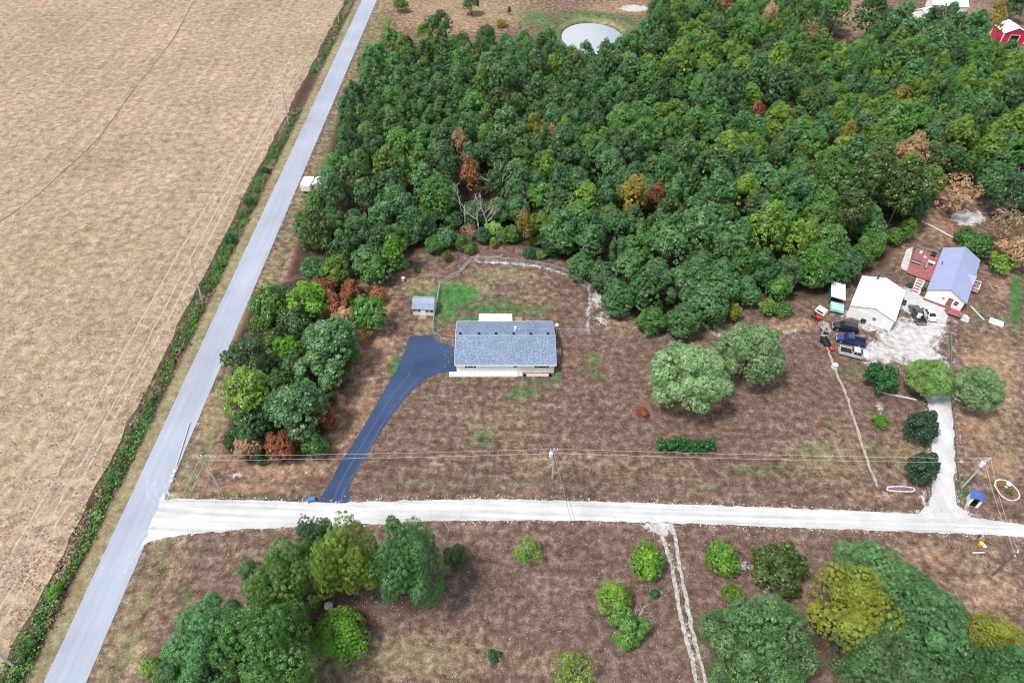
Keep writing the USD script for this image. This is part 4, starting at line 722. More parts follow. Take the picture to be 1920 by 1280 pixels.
# chain link fence ------------------------------------------------------------
def chain_fence(label, pl, step=2.6, h=1.25):
    w = spline(PP(pl), 1); ln = LineString(w); t = thing('chain_link_fence', label, 'fence'); n = int(round(ln.length / step)); pp = []
    for i in range(n + 1):
        p_ = ln.interpolate(i / n, True); part('post', tube([(p_.x, p_.y, 0), (p_.x, p_.y, h + .06)], .045, n=6), 'galvanised', t); pp.append((p_.x, p_.y, h))
    part('top_rail', tube(pp, .035, n=5), 'galvanised', t); part('bottom_rail', tube([(a, b, .06) for a, b, _ in pp], .012, n=4), 'galvanised', t)
    ms = []; D_ = .15; k = int(ln.length / D_)
    for i in range(k):
        for s in (-1, 1):
            u0 = i * D_; u1 = u0 + s * h
            p_, q_ = ln.interpolate(min(max(u0, 0), ln.length)), ln.interpolate(min(max(u1, 0), ln.length)); m_ = ln.interpolate(min(max((u0 + u1) / 2, 0), ln.length))
            ms.append(tube([(p_.x, p_.y, .06), (m_.x, m_.y, h / 2), (q_.x, q_.y, h)], .0065, n=3, cap=False))
    part('wire_mesh', cat(*ms), 'galvanised', t)
chain_fence('chain link fence running round the back yard from driveway to rear corner', [(852, 645), (838, 646), (822, 638), (811, 626), (813, 600), (820, 565), (825, 533), (858, 518), (872, 502), (884, 489), (930, 490), (985, 494), (1038, 505), (1078, 521), (1106, 543), (1104, 580), (1103, 622)])
chain_fence('short chain link fence between the right end of the house and the yard corner', [(1041, 625), (1070, 625), (1101, 624)])

# utility poles and wires -----------------------------------------------------
def top_over(base, tp, h_guess=None):
    b = P(*base); d = P(*tp, 0) - EYE; d /= np.linalg.norm(d)
    w = EYE[:2] - b[:2]; t = -np.dot(w, d[:2]) / np.dot(d[:2], d[:2]); return b, EYE + t * d
tops = {}
def pole(key, label, base, tp, m, arm=1.9, arm_ang=0.0, trans=False, arms=True):
    b, tpt = top_over(base, tp); tops[key] = tpt
    t = thing('utility_pole', label, 'utility pole', b); v = tpt - b
    part('mast', tube([(0, 0, -.2), v], .17, .11, 10), m, t)
    c, s = math.cos(arm_ang), math.sin(arm_ang)
    if arms:
        az = v[2] - .35; part('crossarm', tube([(v[0] - arm / 2 * c, v[1] - arm / 2 * s, az), (v[0] + arm / 2 * c, v[1] + arm / 2 * s, az)], .075, n=4), m if m != 'pole_wood_dark' else 'grey_stone', t)
        for k in (-.46, .46): part('insulator', moved(cat(cyl(.06, .16, 8), cyl(.09, .06, 8, .16)), v[0] + k * arm * c, v[1] + k * arm * s, az + .07), 'insulator_grey', t)
        part('brace', cat(*[tube([(v[0] + k * arm * .3 * c, v[1] + k * arm * .3 * s, az - .05), (v[0] * .94, v[1] * .94, az - .8)], .025, n=4) for k in (-1, 1)]), 'galvanised', t)
    part('pin_insulator', moved(cat(cyl(.05, .2, 8), cyl(.09, .08, 8, .2)), *v), 'insulator_grey', t)
    if trans: part('transformer', moved(cat(cyl(.34, .95, 14), cyl(.1, .12, 8, .95)), v[0] - .42, v[1] - .12, v[2] - 1.75), 'insulator_grey', t)
    return t
pole('a', 'pale pole standing at the ditch halfway up the field edge', (379.8, 564), (358.3, 493), 'pole_wood', 2.1, .05)
pole('b', 'pale pole on the field edge beside the upper part of the wood', (541.5, 235), (529.5, 169), 'pole_wood', 2.1, .05)
pole('c', 'farthest pale pole at the top of the field edge', (635.5, 40), (627.5, -22), 'pole_wood', 2.1, .05)
pole('d', 'pale pole at the bottom left corner of the field edge', (28, 1251), (-52, 1184), 'pole_wood', 2.1, .05)
pole('e', 'leaning greenish grey pole on the verge left of the blue bin', (410.3, 912), (377.5, 855), 'pole_wood', 1.3, .4)
pole('f', 'pale pole with a transformer can in the middle of the front lawn verge', (1036, 896), (1039, 842), 'pole_wood', 1.2, .3, True)
pole('g', 'long white pole with a transformer beside the gravel drive entrance', (1803.5, 914), (1853.5, 860), 'pole_wood', 1.2, .4, True)
pole('h', 'dark leaning pole with grey head on the grass below the gravel road', (1860, 1078), (1907, 1036), 'pole_wood_dark', 1.4, .8)
def wire(label, a, b, sag=.5, m='wire_metal', r_=.022, group=None):
    t_ = np.linspace(0, 1, 20)[:, None]; pts_ = np.asarray(a) * (1 - t_) + np.asarray(b) * t_; pts_[:, 2] -= (4 * sag * t_ * (1 - t_))[:, 0]
    solo('power_line', tube(pts_, r_, n=4, cap=False), m, label, 'wire', group=group)
for nm_, o in (('left', (-1, 0, -.15)), ('right', (1, 0, -.15)), ('top', (0, 0, .2))):
    o = np.array(o)
    for a, b, wd in (('d', 'a', 'lower'), ('a', 'b', 'middle'), ('b', 'c', 'upper')): wire(nm_ + ' overhead wire along the ' + wd + ' stretch of the field edge between pale poles', tops[a] + o * .95, tops[b] + o * .95, .7)
far_ = np.array([tops['c'][0], tops['c'][1] + 75, tops['c'][2]]); 
for dz, nm in ((.15, 'upper'), (-1.05, 'lower')):
    z_ = np.array([0, 0, dz]); wire(nm + ' wire across the driveway between the leaning pole and the lawn pole', tops['e'] + z_, tops['f'] + z_, .35)
    wire(nm + ' wire across the lawn between the middle pole and the white pole', tops['f'] + z_, tops['g'] + z_, .35)
for dx in (-.25, .25):
    sd_ = 'left' if dx < 0 else 'right'
    wire(sd_ + ' wire from the white pole across the road to the dark pole', tops['g'] + [dx * 2, 0, -.2], tops['h'] + [dx, 0, 0], .6)
    wire(sd_ + ' dark wire from the lawn pole down across the lower meadow', tops['f'] + [dx, 0, -.4], P(1178 + dx * 14, 1330, 4.5), .7, 'wire_dark', .03)
    wire(sd_ + ' guy wire slanting down from the leaning pole to the road verge', tops['e'] + [dx, 0, -.3 if dx < 0 else -1.1], P(348 + dx * 26, 930, .05), 0, 'wire_metal', .022)
wire('guy wire from the middle lawn pole to the verge at its right', tops['f'] + [0, 0, -.9], P(1060, 932, .05), 0, 'wire_metal', .02)

# vehicles ---------------------------------------------------------------------
def wheel(parent, x, y, r_=.38, w=.26):
    wp = part('wheel', moved(tube([(0, -w / 2, 0), (0, -w / 2 + .03, 0), (0, w / 2 - .03, 0), (0, w / 2, 0)], [r_ - .05, r_, r_, r_ - .05], n=18), x, y, r_), 'tyre', parent)
    s = 1 if y > 0 else -1
    part('rim', moved(tube([(0, s * w / 2 - .01, 0), (0, s * w / 2 + .02, 0)], r_ * .62, r_ * .5, 12), x, y, r_), 'rim', wp)
def prism(prof, y0, y1, inset=0.0):
    """side profile (x, z) extruded across y with the top narrowed"""
    prof = np.array(prof); zt = prof[:, 1].max(); zb = prof[:, 1].min()
    v = [(x, s * (y1 - inset * (z - zb) / max(zt - zb, 1e-6)), z) for s in (-1, 1) for x, z in prof]
    return hull(v)
def car_body(parent, paint, Lg, Wd, kind):
    h = Wd / 2; f = Lg / 2
    if kind == 'pickup':
        lower = cat(prism([(f, .42), (f - .04, .78), (f - .15, .98), (f - 1.25, 1.08), (f - 3.3, 1.08), (f - 3.3, .40), (f - .3, .36)], -h, h, .05))
        part('body', lower, paint, parent)
        part('cabin', prism([(f - 1.25, 1.05), (f - 1.95, 1.72), (f - 2.2, 1.78), (f - 3.15, 1.76), (f - 3.34, 1.05)], -h + .06, h - .06, .2), paint, parent)
        bx0, bx1 = -f + .05, f - 3.32
        part('bed', cat(box(bx0, bx1, -h, h, .40, .62), box(bx0, bx1, -h, -h + .09, .621, 1.08), box(bx0, bx1, h - .09, h, .621, 1.08), box(bx0, bx0 + .08, -h + .091, h - .091, .621, 1.06), box(bx1 - .06, bx1, -h + .091, h - .091, .621, 1.08)), paint, parent)
        part('bed_liner', box(bx0 + .09, bx1 - .07, -h + .10, h - .10, .622, .66), 'dark_frame', parent)
        wf, wr, ca, cb_, cz = f - .95, -f + 1.2, f - 1.3, f - 3.3, 1.74
        ws = [(ca + .02, 1.10), (f - 1.97, 1.70)]; rw = [(cb_ - .035, 1.12), (f - 3.19, 1.70)]
    elif kind == 'suv':
        part('body', prism([(f, .42), (f - .03, .80), (f - .2, .98), (f - 1.25, 1.08), (-f + .1, 1.1), (-f, .9), (-f + .02, .42), (-f + .3, .36), (f - .3, .36)], -h, h, .05), paint, parent)
        part('cabin', prism([(f - 1.25, 1.06), (f - 1.95, 1.72), (f - 2.3, 1.80), (-f + .5, 1.78), (-f + .08, 1.08)], -h + .06, h - .06, .2), paint, parent)
        wf, wr = f - .95, -f + 1.0; ws = [(f - 1.28, 1.11), (f - 1.97, 1.71)]; rw = [(-f + .06, 1.15), (-f + .46, 1.70)]
    else:
        part('body', prism([(f, .38), (f - .05, .66), (f - .25, .78), (f - 1.3, .88), (-f + .8, .92), (-f + .06, .86), (-f, .5), (-f + .2, .28), (f - .2, .26)], -h, h, .05), paint, parent)
        part('cabin', prism([(f - 1.2, .86), (f - 1.95, 1.36), (f - 2.2, 1.42), (-f + 1.5, 1.40), (-f + .7, .90)], -h + .05, h - .05, .22), paint, parent)
        wf, wr = f - .85, -f + .85; ws = [(f - 1.24, .90), (f - 1.95, 1.34)]; rw = [(-f + .76, .94), (-f + 1.46, 1.36)]
    for nm, (a, b), sgn in (('windscreen', ws, 1), ('rear_window', rw, -1)):
        v = np.array([(a[0], -h + .16, a[1]), (a[0], h - .16, a[1]), (b[0], h - .32, b[1]), (b[0], -h + .32, b[1])]); n_ = np.cross(v[1] - v[0], v[2] - v[0]); n_ /= np.linalg.norm(n_); n_ *= np.sign(n_[0]) * sgn
        part(nm, hull(np.vstack([v + n_ * .012, v - n_ * .02 + n_ * .015, v + n_ * .03])), 'window_glass', parent)
    zt, zb = ws[1][1], ws[0][1]; x0, x1 = ws[1][0] + .08, rw[1][0] - .02 if kind != 'pickup' else rw[1][0] + .06
    mid = (x0 + x1) / 2
    for s in (-1, 1):
        for a, b in ((ws[0][0] - .25, mid + .05), (mid - .05, (rw[0][0] + .25))):
            ta, tb = (min(a, x0), b) if a > b else (a, b)
            yb_, yt = h - .055, h - .235
            v = [(a, s * yb_, zb + .06), (b, s * yb_, zb + .06), (max(min(b, x0), x1 + .05), s * yt, zt - .03), (min(max(a, x1), x0), s * yt, zt - .03)]
            v = np.array(v); part('side_window', hull(np.vstack([v + [0, s * .0, 0], v + [0, s * .03, .004]])), 'window_glass', parent)
        wheel(parent, wf, s * (h - .13)); wheel(parent, wr, s * (h - .13))
        part('headlight', rbox(f - .16, f + .01, s * (h - .32) - .2, s * (h - .32) + .2, .68, .84, .04), 'lamp_clear', parent); part('tail_light', rbox(-f - .015, -f + .1, s * (h - .16) - .1, s * (h - .16) + .1, .72, .98, .03), 'lamp_red', parent)
        part('mirror', rbox(ws[0][0] - .35, ws[0][0] - .2, s * (h + .1) - .09, s * (h + .1) + .09, zb + .08, zb + .28, .03), paint, parent)
    part('front_bumper', rbox(f - .12, f + .06, -h + .08, h - .08, .40, .58, .05), 'galvanised' if kind != 'car' else paint, parent); part('rear_bumper', rbox(-f - .06, -f + .1, -h + .08, h - .08, .42, .58, .05), 'galvanised' if kind != 'car' else paint, parent)
def vehicle(name, label, catg, front, back, paint, kind, Lg, Wd=2.0):
    a, b = P(*front, .7), P(*back, .7); c = (a + b) / 2; rz = math.atan2(a[1] - b[1], a[0] - b[0])
    t = thing(name, label, catg, (c[0], c[1], .03), rz); car_body(t, paint, Lg, Wd, kind); return t, c, rz
vehicle('parked_car', 'black sport utility vehicle parked uppermost in the row by the scrap heap', 'car', (1562, 609), (1609, 618), 'car_black', 'suv', 5.0, 1.95)
vehicle('parked_pickup', 'dark blue pickup parked between the black vehicle and the silver pickup', 'pickup', (1570, 631), (1622, 643), 'car_blue', 'pickup', 5.6)
vehicle('parked_pickup', 'silver white pickup parked lowest in the row facing the gravel yard', 'pickup', (1629, 668), (1574, 655), 'car_silver', 'pickup', 5.7)
t, c, rz = vehicle('parked_pickup', 'dark grey pickup with a white load in its bed beside the white car', 'pickup', (1713, 574), (1728, 605), 'car_charcoal', 'pickup', 5.5)
q = P(1723, 593, .9); ld = thing('white_drum', 'white drum standing in the bed of the dark grey pickup', 'drum', (q[0], q[1], .70)); part('barrel', cyl(.42, .8, 16), 'white_trim', ld); part('rim', cyl(.45, .05, 16, .8), 'white_siding', ld)
vehicle('parked_car', 'white car with dark windows parked right of the dark grey pickup', 'car', (1738, 575), (1749, 598), 'car_white', 'car', 4.5, 1.8)
#PART3
# ------------------------------------------------------------------ vegetation
def leaf_cards(c, n, s, rg, asp=.62):
    k = len(c); n = n / (np.linalg.norm(n, axis=1, keepdims=True) + 1e-9)
    t = np.cross(n, rg.normal(size=(k, 3))); t /= np.linalg.norm(t, axis=1, keepdims=True) + 1e-9; b = np.cross(n, t)
    s = np.broadcast_to(s, (k,))[:, None] * rg.uniform(.7, 1.3, (k, 1))
    v = np.stack([c - t * s, c - b * s * asp, c + t * s, c + b * s * asp], 1).reshape(-1, 3)
    i = np.arange(k)[:, None] * 4
    return v, np.vstack([i + [0, 1, 2], i + [0, 2, 3]])
def fib(n):
    i = np.arange(n) + .5; ph = np.arccos(1 - 2 * i / n); th = np.pi * (1 + 5 ** .5) * i
    return np.c_[np.cos(th) * np.sin(ph), np.sin(th) * np.sin(ph), np.cos(ph)]
def crown(seed, R=1.0, H=2.2, zb=.6, nl=12, lr=.42, nc=26, leaves=22, rc=.15, leaf=.06, rough=.5, profile=None, low=-.3, up_=.35, sparse=0.0, tall=1.25, core=.25, jit=(.66, 1.14)):
    """crown of lobes, each lobe of leaf clumps: radius R, height H, underside at zb. Returns (v, f), lobe centres"""
    rg = np.random.default_rng(seed)
    d = fib(int(nl * 1.5)) + rg.normal(0, .22, (int(nl * 1.5), 3)); d /= np.linalg.norm(d, axis=1, keepdims=True); d = d[d[:, 2] > low]; d = np.vstack([d, [[.1, .1, .99]]])
    lrs = lr * rg.uniform(.62, 1.3, len(d)); rad = (1 - lrs * .8) * (1 - rough * .5 + rough * rg.uniform(0, 1, len(d)) ** .7)
    lo = d * rad[:, None]; k = max(1, int(len(d) * core)); j = rg.choice(len(d), k, False); lo = np.vstack([lo, lo[j] * .45]); lrs = np.r_[lrs, lrs[j]]; d = np.vstack([d, d[j]])
    if profile is not None: w_ = profile(np.clip((lo[:, 2] + 1) / 2, 0, 1)); lo[:, :2] *= w_[:, None]; lrs = lrs * np.clip(w_, .45, 1.1)
    zc = zb + H / 2; asp_ = H / 2
    LC = lo * [R, R, asp_ * R] + [0, 0, zc]
    pos, lob, cl = [], [], []
    for c_, r_, dd in zip(LC, lrs, d):
        q = fib(nc) @ np.linalg.qr(rg.normal(size=(3, 3)))[0]; q = q[(q[:, 2] > -.45) & (q @ dd > -.35)]
        if sparse: q = q[rg.uniform(size=len(q)) > sparse]
        pp = c_ + q * r_ * R * rg.uniform(*jit, (len(q), 1)) * [1, 1, tall]; pos.append(pp); lob.append(q)
    C = np.vstack(pos); LO = np.vstack(lob); m = len(C); ci = np.repeat(np.arange(m), leaves); rcs = rc * rg.uniform(.7, 1.3, m)
    v = rg.normal(size=(m * leaves, 3)); v /= np.linalg.norm(v, axis=1, keepdims=True); dt = (v * LO[ci]).sum(1)
    v = np.where((dt < -.2)[:, None], v - 2 * dt[:, None] * LO[ci], v)
    P_ = C[ci] + v * (rcs[ci] * R * (.45 + .6 * rg.uniform(size=m * leaves)))[:, None]
    nrm = v * .55 + LO[ci] * .55 + rg.normal(0, .36, (m * leaves, 3)) + [0, 0, up_]
    return leaf_cards(P_, nrm, leaf * R, rg), LC
def trunk_mesh(seed, C, h0, r0, n_limb=6, top=.8, lean=.08):
    rg = np.random.default_rng(seed); zt = C[:, 2].max() * top; w = rg.normal(0, lean, 2) * zt * .3
    main = spline([(0, 0, -.25), (w[0] * .3, w[1] * .3, zt * .35), (w[0] * .7, w[1] * .7, zt * .7), (w[0], w[1], zt)], 3)
    ms = [tube(main, r0, r0 * .22, 7)]
    for j in rg.choice(len(C), min(n_limb, len(C)), False):
        e = C[j]; z0 = max(h0 * .8, min(e[2] * .62, zt * .75)); a = np.array([np.interp(z0, main[:, 2], main[:, 0]), np.interp(z0, main[:, 2], main[:, 1]), z0]); m_ = (a + e) / 2 + [0, 0, -.05 * zt]
        ms.append(tube([a, m_, e], r0 * .38, r0 * .1, 5))
    return cat(*ms)
protos = {}
def proto(key, shape_fn, leafm, barkm='bark'):
    """a class prim holding crown and trunk once; copies reference it"""
    k = key + '_' + leafm
    if k in protos: return protos[k]
    (v, f), tr = shape_fn()
    path = '/World/' + k + '_kind'
    stage.CreateClassPrim(path)
    x = stage.GetPrimAtPath(path); x.SetTypeName('Xform')
    usdkit.mesh(stage, path + '/crown', (v, f), L[leafm])
    if tr is not None: usdkit.mesh(stage, path + '/trunk', tr, L[barkm], smooth=True)
    protos[k] = path; return path
shape_cache = {}
def shape(key, fn):
    def g():
        if key not in shape_cache: shape_cache[key] = fn()
        return shape_cache[key]
    return g
# all shapes have crown radius 1; trees are scaled by crown radius (x, y) and by height
def mk(seed, **kw):
    tr = kw.pop('trunk', (.55, .055)); nl = kw.pop('limbs', 6)
    def f():
        lc_, C = crown(seed, **kw)
        return lc_, (trunk_mesh(seed, C, tr[0], tr[1], nl) if tr else None)
    return f
SH = {}
for i in range(6): SH[f'wood{i}'] = shape(f'wood{i}', mk(100 + i, H=(2.5, 2.8, 2.3, 2.7, 3.0, 2.4)[i], zb=(.7, .6, .6, .8, .5, .7)[i], nl=(13, 15, 17, 12, 13, 16)[i], lr=(.40, .36, .34, .42, .38, .34)[i], rough=(.45, .75, .55, .55, .45, .85)[i], leaf=.060, tall=(1.5, 1.7, 1.4, 1.6, 1.6, 1.8)[i], core=.15, profile=(lambda u: .72 + .42 * np.sin(np.pi * np.clip(u * .85 + .08, 0, 1)) - .25 * u), low=-.55))
for i in range(4): SH[f'big{i}'] = shape(f'big{i}', mk(200 + i, H=(1.9, 2.1, 1.8, 2.0)[i], zb=.25, nl=(21, 18, 24, 20)[i], lr=(.31, .33, .29, .32)[i], nc=52, leaves=42, rc=.078, leaf=.0215, rough=(.6, .75, .65, .7)[i], low=-.5, tall=1.5, core=.6, jit=(.8, 1.08), trunk=(.4, .05), limbs=9))
for i in range(3): SH[f'maple{i}'] = shape(f'maple{i}', mk(230 + i, H=1.75, zb=.3, nl=44, lr=.24, nc=34, leaves=34, rc=.085, leaf=.026, jit=(.8, 1.1), rough=.42, low=-.6, up_=.1, tall=1.15, trunk=(.35, .05), limbs=9))
for i in range(3): SH[f'bush{i}'] = shape(f'bush{i}', mk(260 + i, H=1.6, zb=.02, nl=(12, 15, 10)[i], lr=(.42, .36, .46)[i], nc=26, leaves=24, rc=.16, leaf=.062, rough=(.5, .7, .6)[i], low=-.3, trunk=(.2, .05), limbs=7))
for i in range(2): SH[f'airy{i}'] = shape(f'airy{i}', mk(290 + i, H=1.9, zb=.25, nl=18, lr=.32, nc=22, leaves=11, rc=.14, leaf=.05, rough=.8, low=-.5, sparse=.35, trunk=(.3, .04), limbs=19))
for i in range(3): SH[f'edge{i}'] = shape(f'edge{i}', mk(340 + i, H=(2.5, 2.7, 2.3)[i], zb=.05, nl=(22, 24, 26)[i], lr=(.38, .36, .34)[i], rough=(.45, .55, .5)[i], leaf=.054, low=-.92, trunk=(.5, .055)))
SH['cedar'] = shape('cedar', mk(320, H=2.9, zb=.05, nl=34, lr=.26, nc=24, leaves=20, rc=.1, leaf=.045, rough=.3, low=-.95, up_=.5, trunk=(.2, .05), profile=lambda u: np.clip(1.3 * (1 - u) ** .6 * np.minimum(1, u * 3 + .5) + .1, 0, 1.1)))
SH['spiky'] = shape('spiky', mk(321, H=1.6, zb=.02, nl=26, lr=.28, nc=24, leaves=24, rc=.12, leaf=.055, rough=.45, low=-.2, up_=.2, tall=1.7, trunk=(.2, .04)))
SH['column'] = shape('column', mk(322, H=3.4, zb=.3, nl=18, lr=.42, nc=24, leaves=20, rc=.16, leaf=.062, rough=.5, low=-.9, trunk=(.3, .06)))
SHAPE_H = {k: None for k in SH}
def shape_top(k):
    if SHAPE_H[k] is None: SHAPE_H[k] = float(np.percentile(SH[k]()[0][0][:, 2], 99.5)), float(np.median(SH[k]()[0][0][:, 2])), float(np.percentile(np.hypot(*SH[k]()[0][0][:, :2].T), 97))
    return SHAPE_H[k]
rgT = random.Random(11)
def plant_at(name, label, catg, shp, leafm, loc, R, zs=1.0, group=None, bark='bark', rz=None):
    pth = proto(shp, SH[shp], leafm, bark); r_ = shape_top(shp)[2]
    t = thing(name, label, catg, loc, rgT.uniform(0, 6.28) if rz is None else rz, group, (R / r_, R / r_, R / r_ * zs))
    t.GetReferences().AddInternalReference(pth); t.SetInstanceable(True); return t
def plant(name, label, catg, shp, leafm, x, y, wpx, zs=1.0, group=None, bark='bark', base=None):
    """x, y, wpx: centre and width of the crown in the photograph; stands on the ground below it"""
    _, med, r_ = shape_top(shp); z_ = 3.0
    for _ in range(4):
        q = P(x, y, z_); R = wpx / 2 / scale_at(q); z_ = med * R / r_ * zs
    return plant_at(name, label, catg, shp, leafm, (q[0], q[1], 0), R, zs, group, bark)
def dead_tree(name, label, base_px, top_px=None, h=9, r0=.16, seed=0, m='pale_bark', spread=.55, lean=(0, 0)):
    b = P(*base_px); rg = np.random.default_rng(seed); t = thing(name, label, 'dead tree', b)
    def grow(p, d, ln, r, lev, out):
        e = p + d * ln; mid = (p + e) / 2 + rg.normal(0, .06, 3) * ln; out.append(tube([p, mid, e], r, r * .6, 6 if lev == 0 else 4))
        if lev >= 3: return
        for k in range((3, 3, 2)[lev] + (rg.random() > .5)):
            nd = d + rg.normal(0, spread, 3); nd[2] = abs(nd[2]) * .9 + .15; nd /= np.linalg.norm(nd); s = p + d * ln * rg.uniform(.55, 1.0) if lev == 0 else e
            grow(s, nd, ln * rg.uniform(.45, .7), r * .5, lev + 1, out)
    d0 = np.array([lean[0], lean[1], 1.0]); d0 /= np.linalg.norm(d0); o = []; grow(np.zeros(3) - [0, 0, .2], d0, h * .5, r0, 0, o)
    part('trunk', o[0], m, t); 
    if len(o) > 1: part('branches', cat(*o[1:]), m, t)
    return t
# ---- the wood: hand placed trees that stand out, then the rest
placed = []
def special(label, shp, leafm, x, y, w, zs=1.0, name='broadleaf_tree', catg='tree'):
    t = plant(name, label, catg, shp, leafm, x, y - 3, w * 1.08, zs * 1.18); q = t.GetAttribute('xformOp:translate').Get(); placed.append((q[0], q[1], w / 2 / scale_at((q[0], q[1], 5)))); return t
W = lambda i: f'wood{i}'
for a in [('bright rust red crown at the back of the wood below the pond', W(0), 'leaf_rust', 1008, 118, 34), ('rust brown tree in the middle of the wood above the white dead trunks', W(1), 'leaf_rust', 879, 318, 36, 1.3),
          ('tall tan tree in the wood left of the middle, above the rust brown one', W(4), 'leaf_tan', 862, 262, 36, 1.3), ('pale tan narrow tree between green crowns right of the tall tan tree', W(4), 'leaf_tan', 1035, 252, 28, 1.4),
          ('golden tree with a rust tree touching its right side', W(2), 'leaf_gold', 1188, 360, 54, 1.2), ('rust orange tree touching the golden tree on its right', W(4), 'leaf_rust', 1234, 360, 32, 1.4),
          ('round orange brown tree standing among yellow green crowns on the right', W(2), 'leaf_gold', 1689, 183, 36, 1.1), ('dark red dying tree in a dark gap right of the middle of the wood', W(1), 'leaf_rust', 1420, 208, 30),
          ('slim golden tree in the right half of the wood', W(4), 'leaf_gold', 1592, 245, 30, 1.4), ('large orange tan tree above the olive trees by the right clearing', W(0), 'leaf_tan', 1714, 282, 58), ('brown thinning tree at the top right of the wood', 'airy0', 'leaf_tan', 1522, 62, 52),
          ('small salmon brown tree at the top edge of the wood', W(4), 'leaf_tan', 1446, 24, 30, 1.3), ('golden tree at the front edge of the wood above the back yard fence', W(1), 'leaf_gold', 983, 415, 34, 1.2), ('thin brown tree in a gap near the back of the wood', 'airy1', 'leaf_tan', 912, 132, 50),
          ('yellow tree left of the pale tan tree in the wood', W(1), 'leaf_mustard', 1003, 238, 38, 1.2), ('brown yellow tree in the wood left of centre', W(3), 'leaf_olive', 962, 205, 34, 1.2), ('mustard tree in the wood below the pond right side', W(2), 'leaf_gold', 1077, 170, 28, 1.2), ('rusty patch tree behind the yellow green group on the right', W(3), 'leaf_tan', 1805, 180, 30), ('olive brown tree low in the wood right of centre', W(3), 'leaf_olive', 1502, 292, 40), ('brown tree top by the upper edge left of the salmon brown tree', W(1), 'leaf_rust', 1358, 8, 34),
          ('orange tree at the far top right beside the red barn', W(0), 'leaf_gold', 1866, 30, 42, 1.1), ('grey green tree left of the orange tree by the red barn', W(2), 'leaf_blue', 1832, 48, 50), ('small coral red tree below the red barn', W(4), 'leaf_rust', 1860, 84, 16, 1.3), ('brown dying tree by the clearing above the lavender roof', 'airy0', 'leaf_tan', 1800, 360, 84, .8),
          ('pale tan dry bush at the right edge above the lavender roofed house', 'bush1', 'leaf_tan', 1905, 470, 62), ('dry brown tree at the right edge above the pale tan bush', 'airy1', 'leaf_tan', 1893, 425, 70), ('dark olive tree at the corner of the wood left of the clearing', W(5), 'leaf_olive', 1640, 330, 84), ('olive tree with brown tint left of the clearing', W(3), 'leaf_olive', 1705, 345, 80), ('olive green tree below the large orange tan tree', W(2), 'leaf_olive', 1650, 290, 60), ('dark olive tree at the wood corner above the teal shelter', W(2), 'leaf_olive', 1600, 390, 70)]:
    special(*a)
# dead white trunks
for k, (bx, by, h, sd_, lab) in enumerate([(838, 415, 11, 1, 'white dead tree with forked branches, leftmost of the bare group in the wood'), (872, 425, 12, 2, 'tall white dead tree right of the leftmost forked one'), (905, 420, 9, 3, 'slim white dead trunk in the dark gap of the wood'), (940, 385, 12, 4, 'white dead tree under the rust brown tree, right side of the gap'), (985, 400, 9, 5, 'grey dead tree near the golden front edge tree'), (1000, 130, 11, 6, 'pale bare tree at the back of the wood left of the rust red crown'), (975, 125, 9, 8, 'grey bare tree at the back of the wood below the pond'), (710, 450, 8, 9, 'pale dead trunk at the left front corner of the wood'), (1085, 415, 8, 10, 'grey bare branches low in the wood right of the gap'), (1745, 300, 10, 12, 'pale bare tree right of the large orange tan tree'), (1850, 330, 12, 13, 'leaning pale dead tree at the right of the wood by the clearing'), (1880, 385, 11, 14, 'white slanting trunk at the right edge beside the clearing'), (1895, 395, 10, 15, 'second white slanting trunk, nearest the right edge'), (1560, 300, 8, 16, 'bare grey tree in the right part of the wood'), (895, 440, 10, 17, 'straight white dead trunk above the back yard fence'), (912, 436, 8, 18, 'short white dead trunk above the back yard fence')]):
    dead_tree('dead_tree', lab, (bx, by), h=h, seed=sd_, r0=.2 if k < 5 else .17, lean=((.25, .1) if 'slanting' in lab or 'leaning' in lab else (0, 0)), spread=.45)
CROWNS = [(735, 85), (690, 128), (662, 180), (648, 222), (640, 258), (628, 310), (596, 368), (578, 420), (562, 490), (580, 512), (640, 500), (690, 470), (735, 440), (770, 420), (815, 385), (870, 378), (930, 372), (1000, 400), (1062, 440), (1100, 490), (1150, 530), (1200, 580), (1245, 602), (1296, 588), (1338, 552), (1400, 528), (1480, 520), (1530, 512), (1585, 490), (1630, 455), (1668, 415), (1705, 385), (1740, 340), (1800, 322), (1870, 330), (1990, 345), (1990, 110), (1900, 112), (1850, 100), (1800, 95), (1745, 112), (1700, 92), (1640, 62), (1600, 95), (1548, 125), (1540, 60), (1562, 25), (1545, -40), (1235, -40), (1226, 40), (1204, 70), (1150, 104), (1100, 108), (1080, 92), (1040, 84), (960, 74), (900, 74), (850, 88), (800, 92)]
CP = Polygon(PP(CROWNS, 6.5)).buffer(0); shapely.prepare(CP)
holes = [(P(1790, 380)[:2], 9), (P(895, 400, 2)[:2], 5.5), (P(1545, 90, 3)[:2], 6), (P(1520, 150, 3)[:2], 4)]
rgw = np.random.default_rng(5); bx = CP.bounds; trees = list(placed); fill = []
for _ in range(60000):
    x, y = rgw.uniform(bx[0], bx[2]), rgw.uniform(bx[1], bx[3])
    R = rgw.choice([2.7, 3.3, 4.0], p=[.3, .42, .28]) * rgw.uniform(.92, 1.1)
    if not shapely.contains_xy(CP, x, y): continue
    if any(math.hypot(x - h[0][0], y - h[0][1]) < h[1] for h in holes): continue
    if any((x - a) ** 2 + (y - b) ** 2 < (.98 * (R + c)) ** 2 and y < b for a, b, c in placed): continue
    if all((x - a) ** 2 + (y - b) ** 2 > (.76 * (R + c)) ** 2 for a, b, c in trees): trees.append((x, y, R)); fill.append((x, y, R))
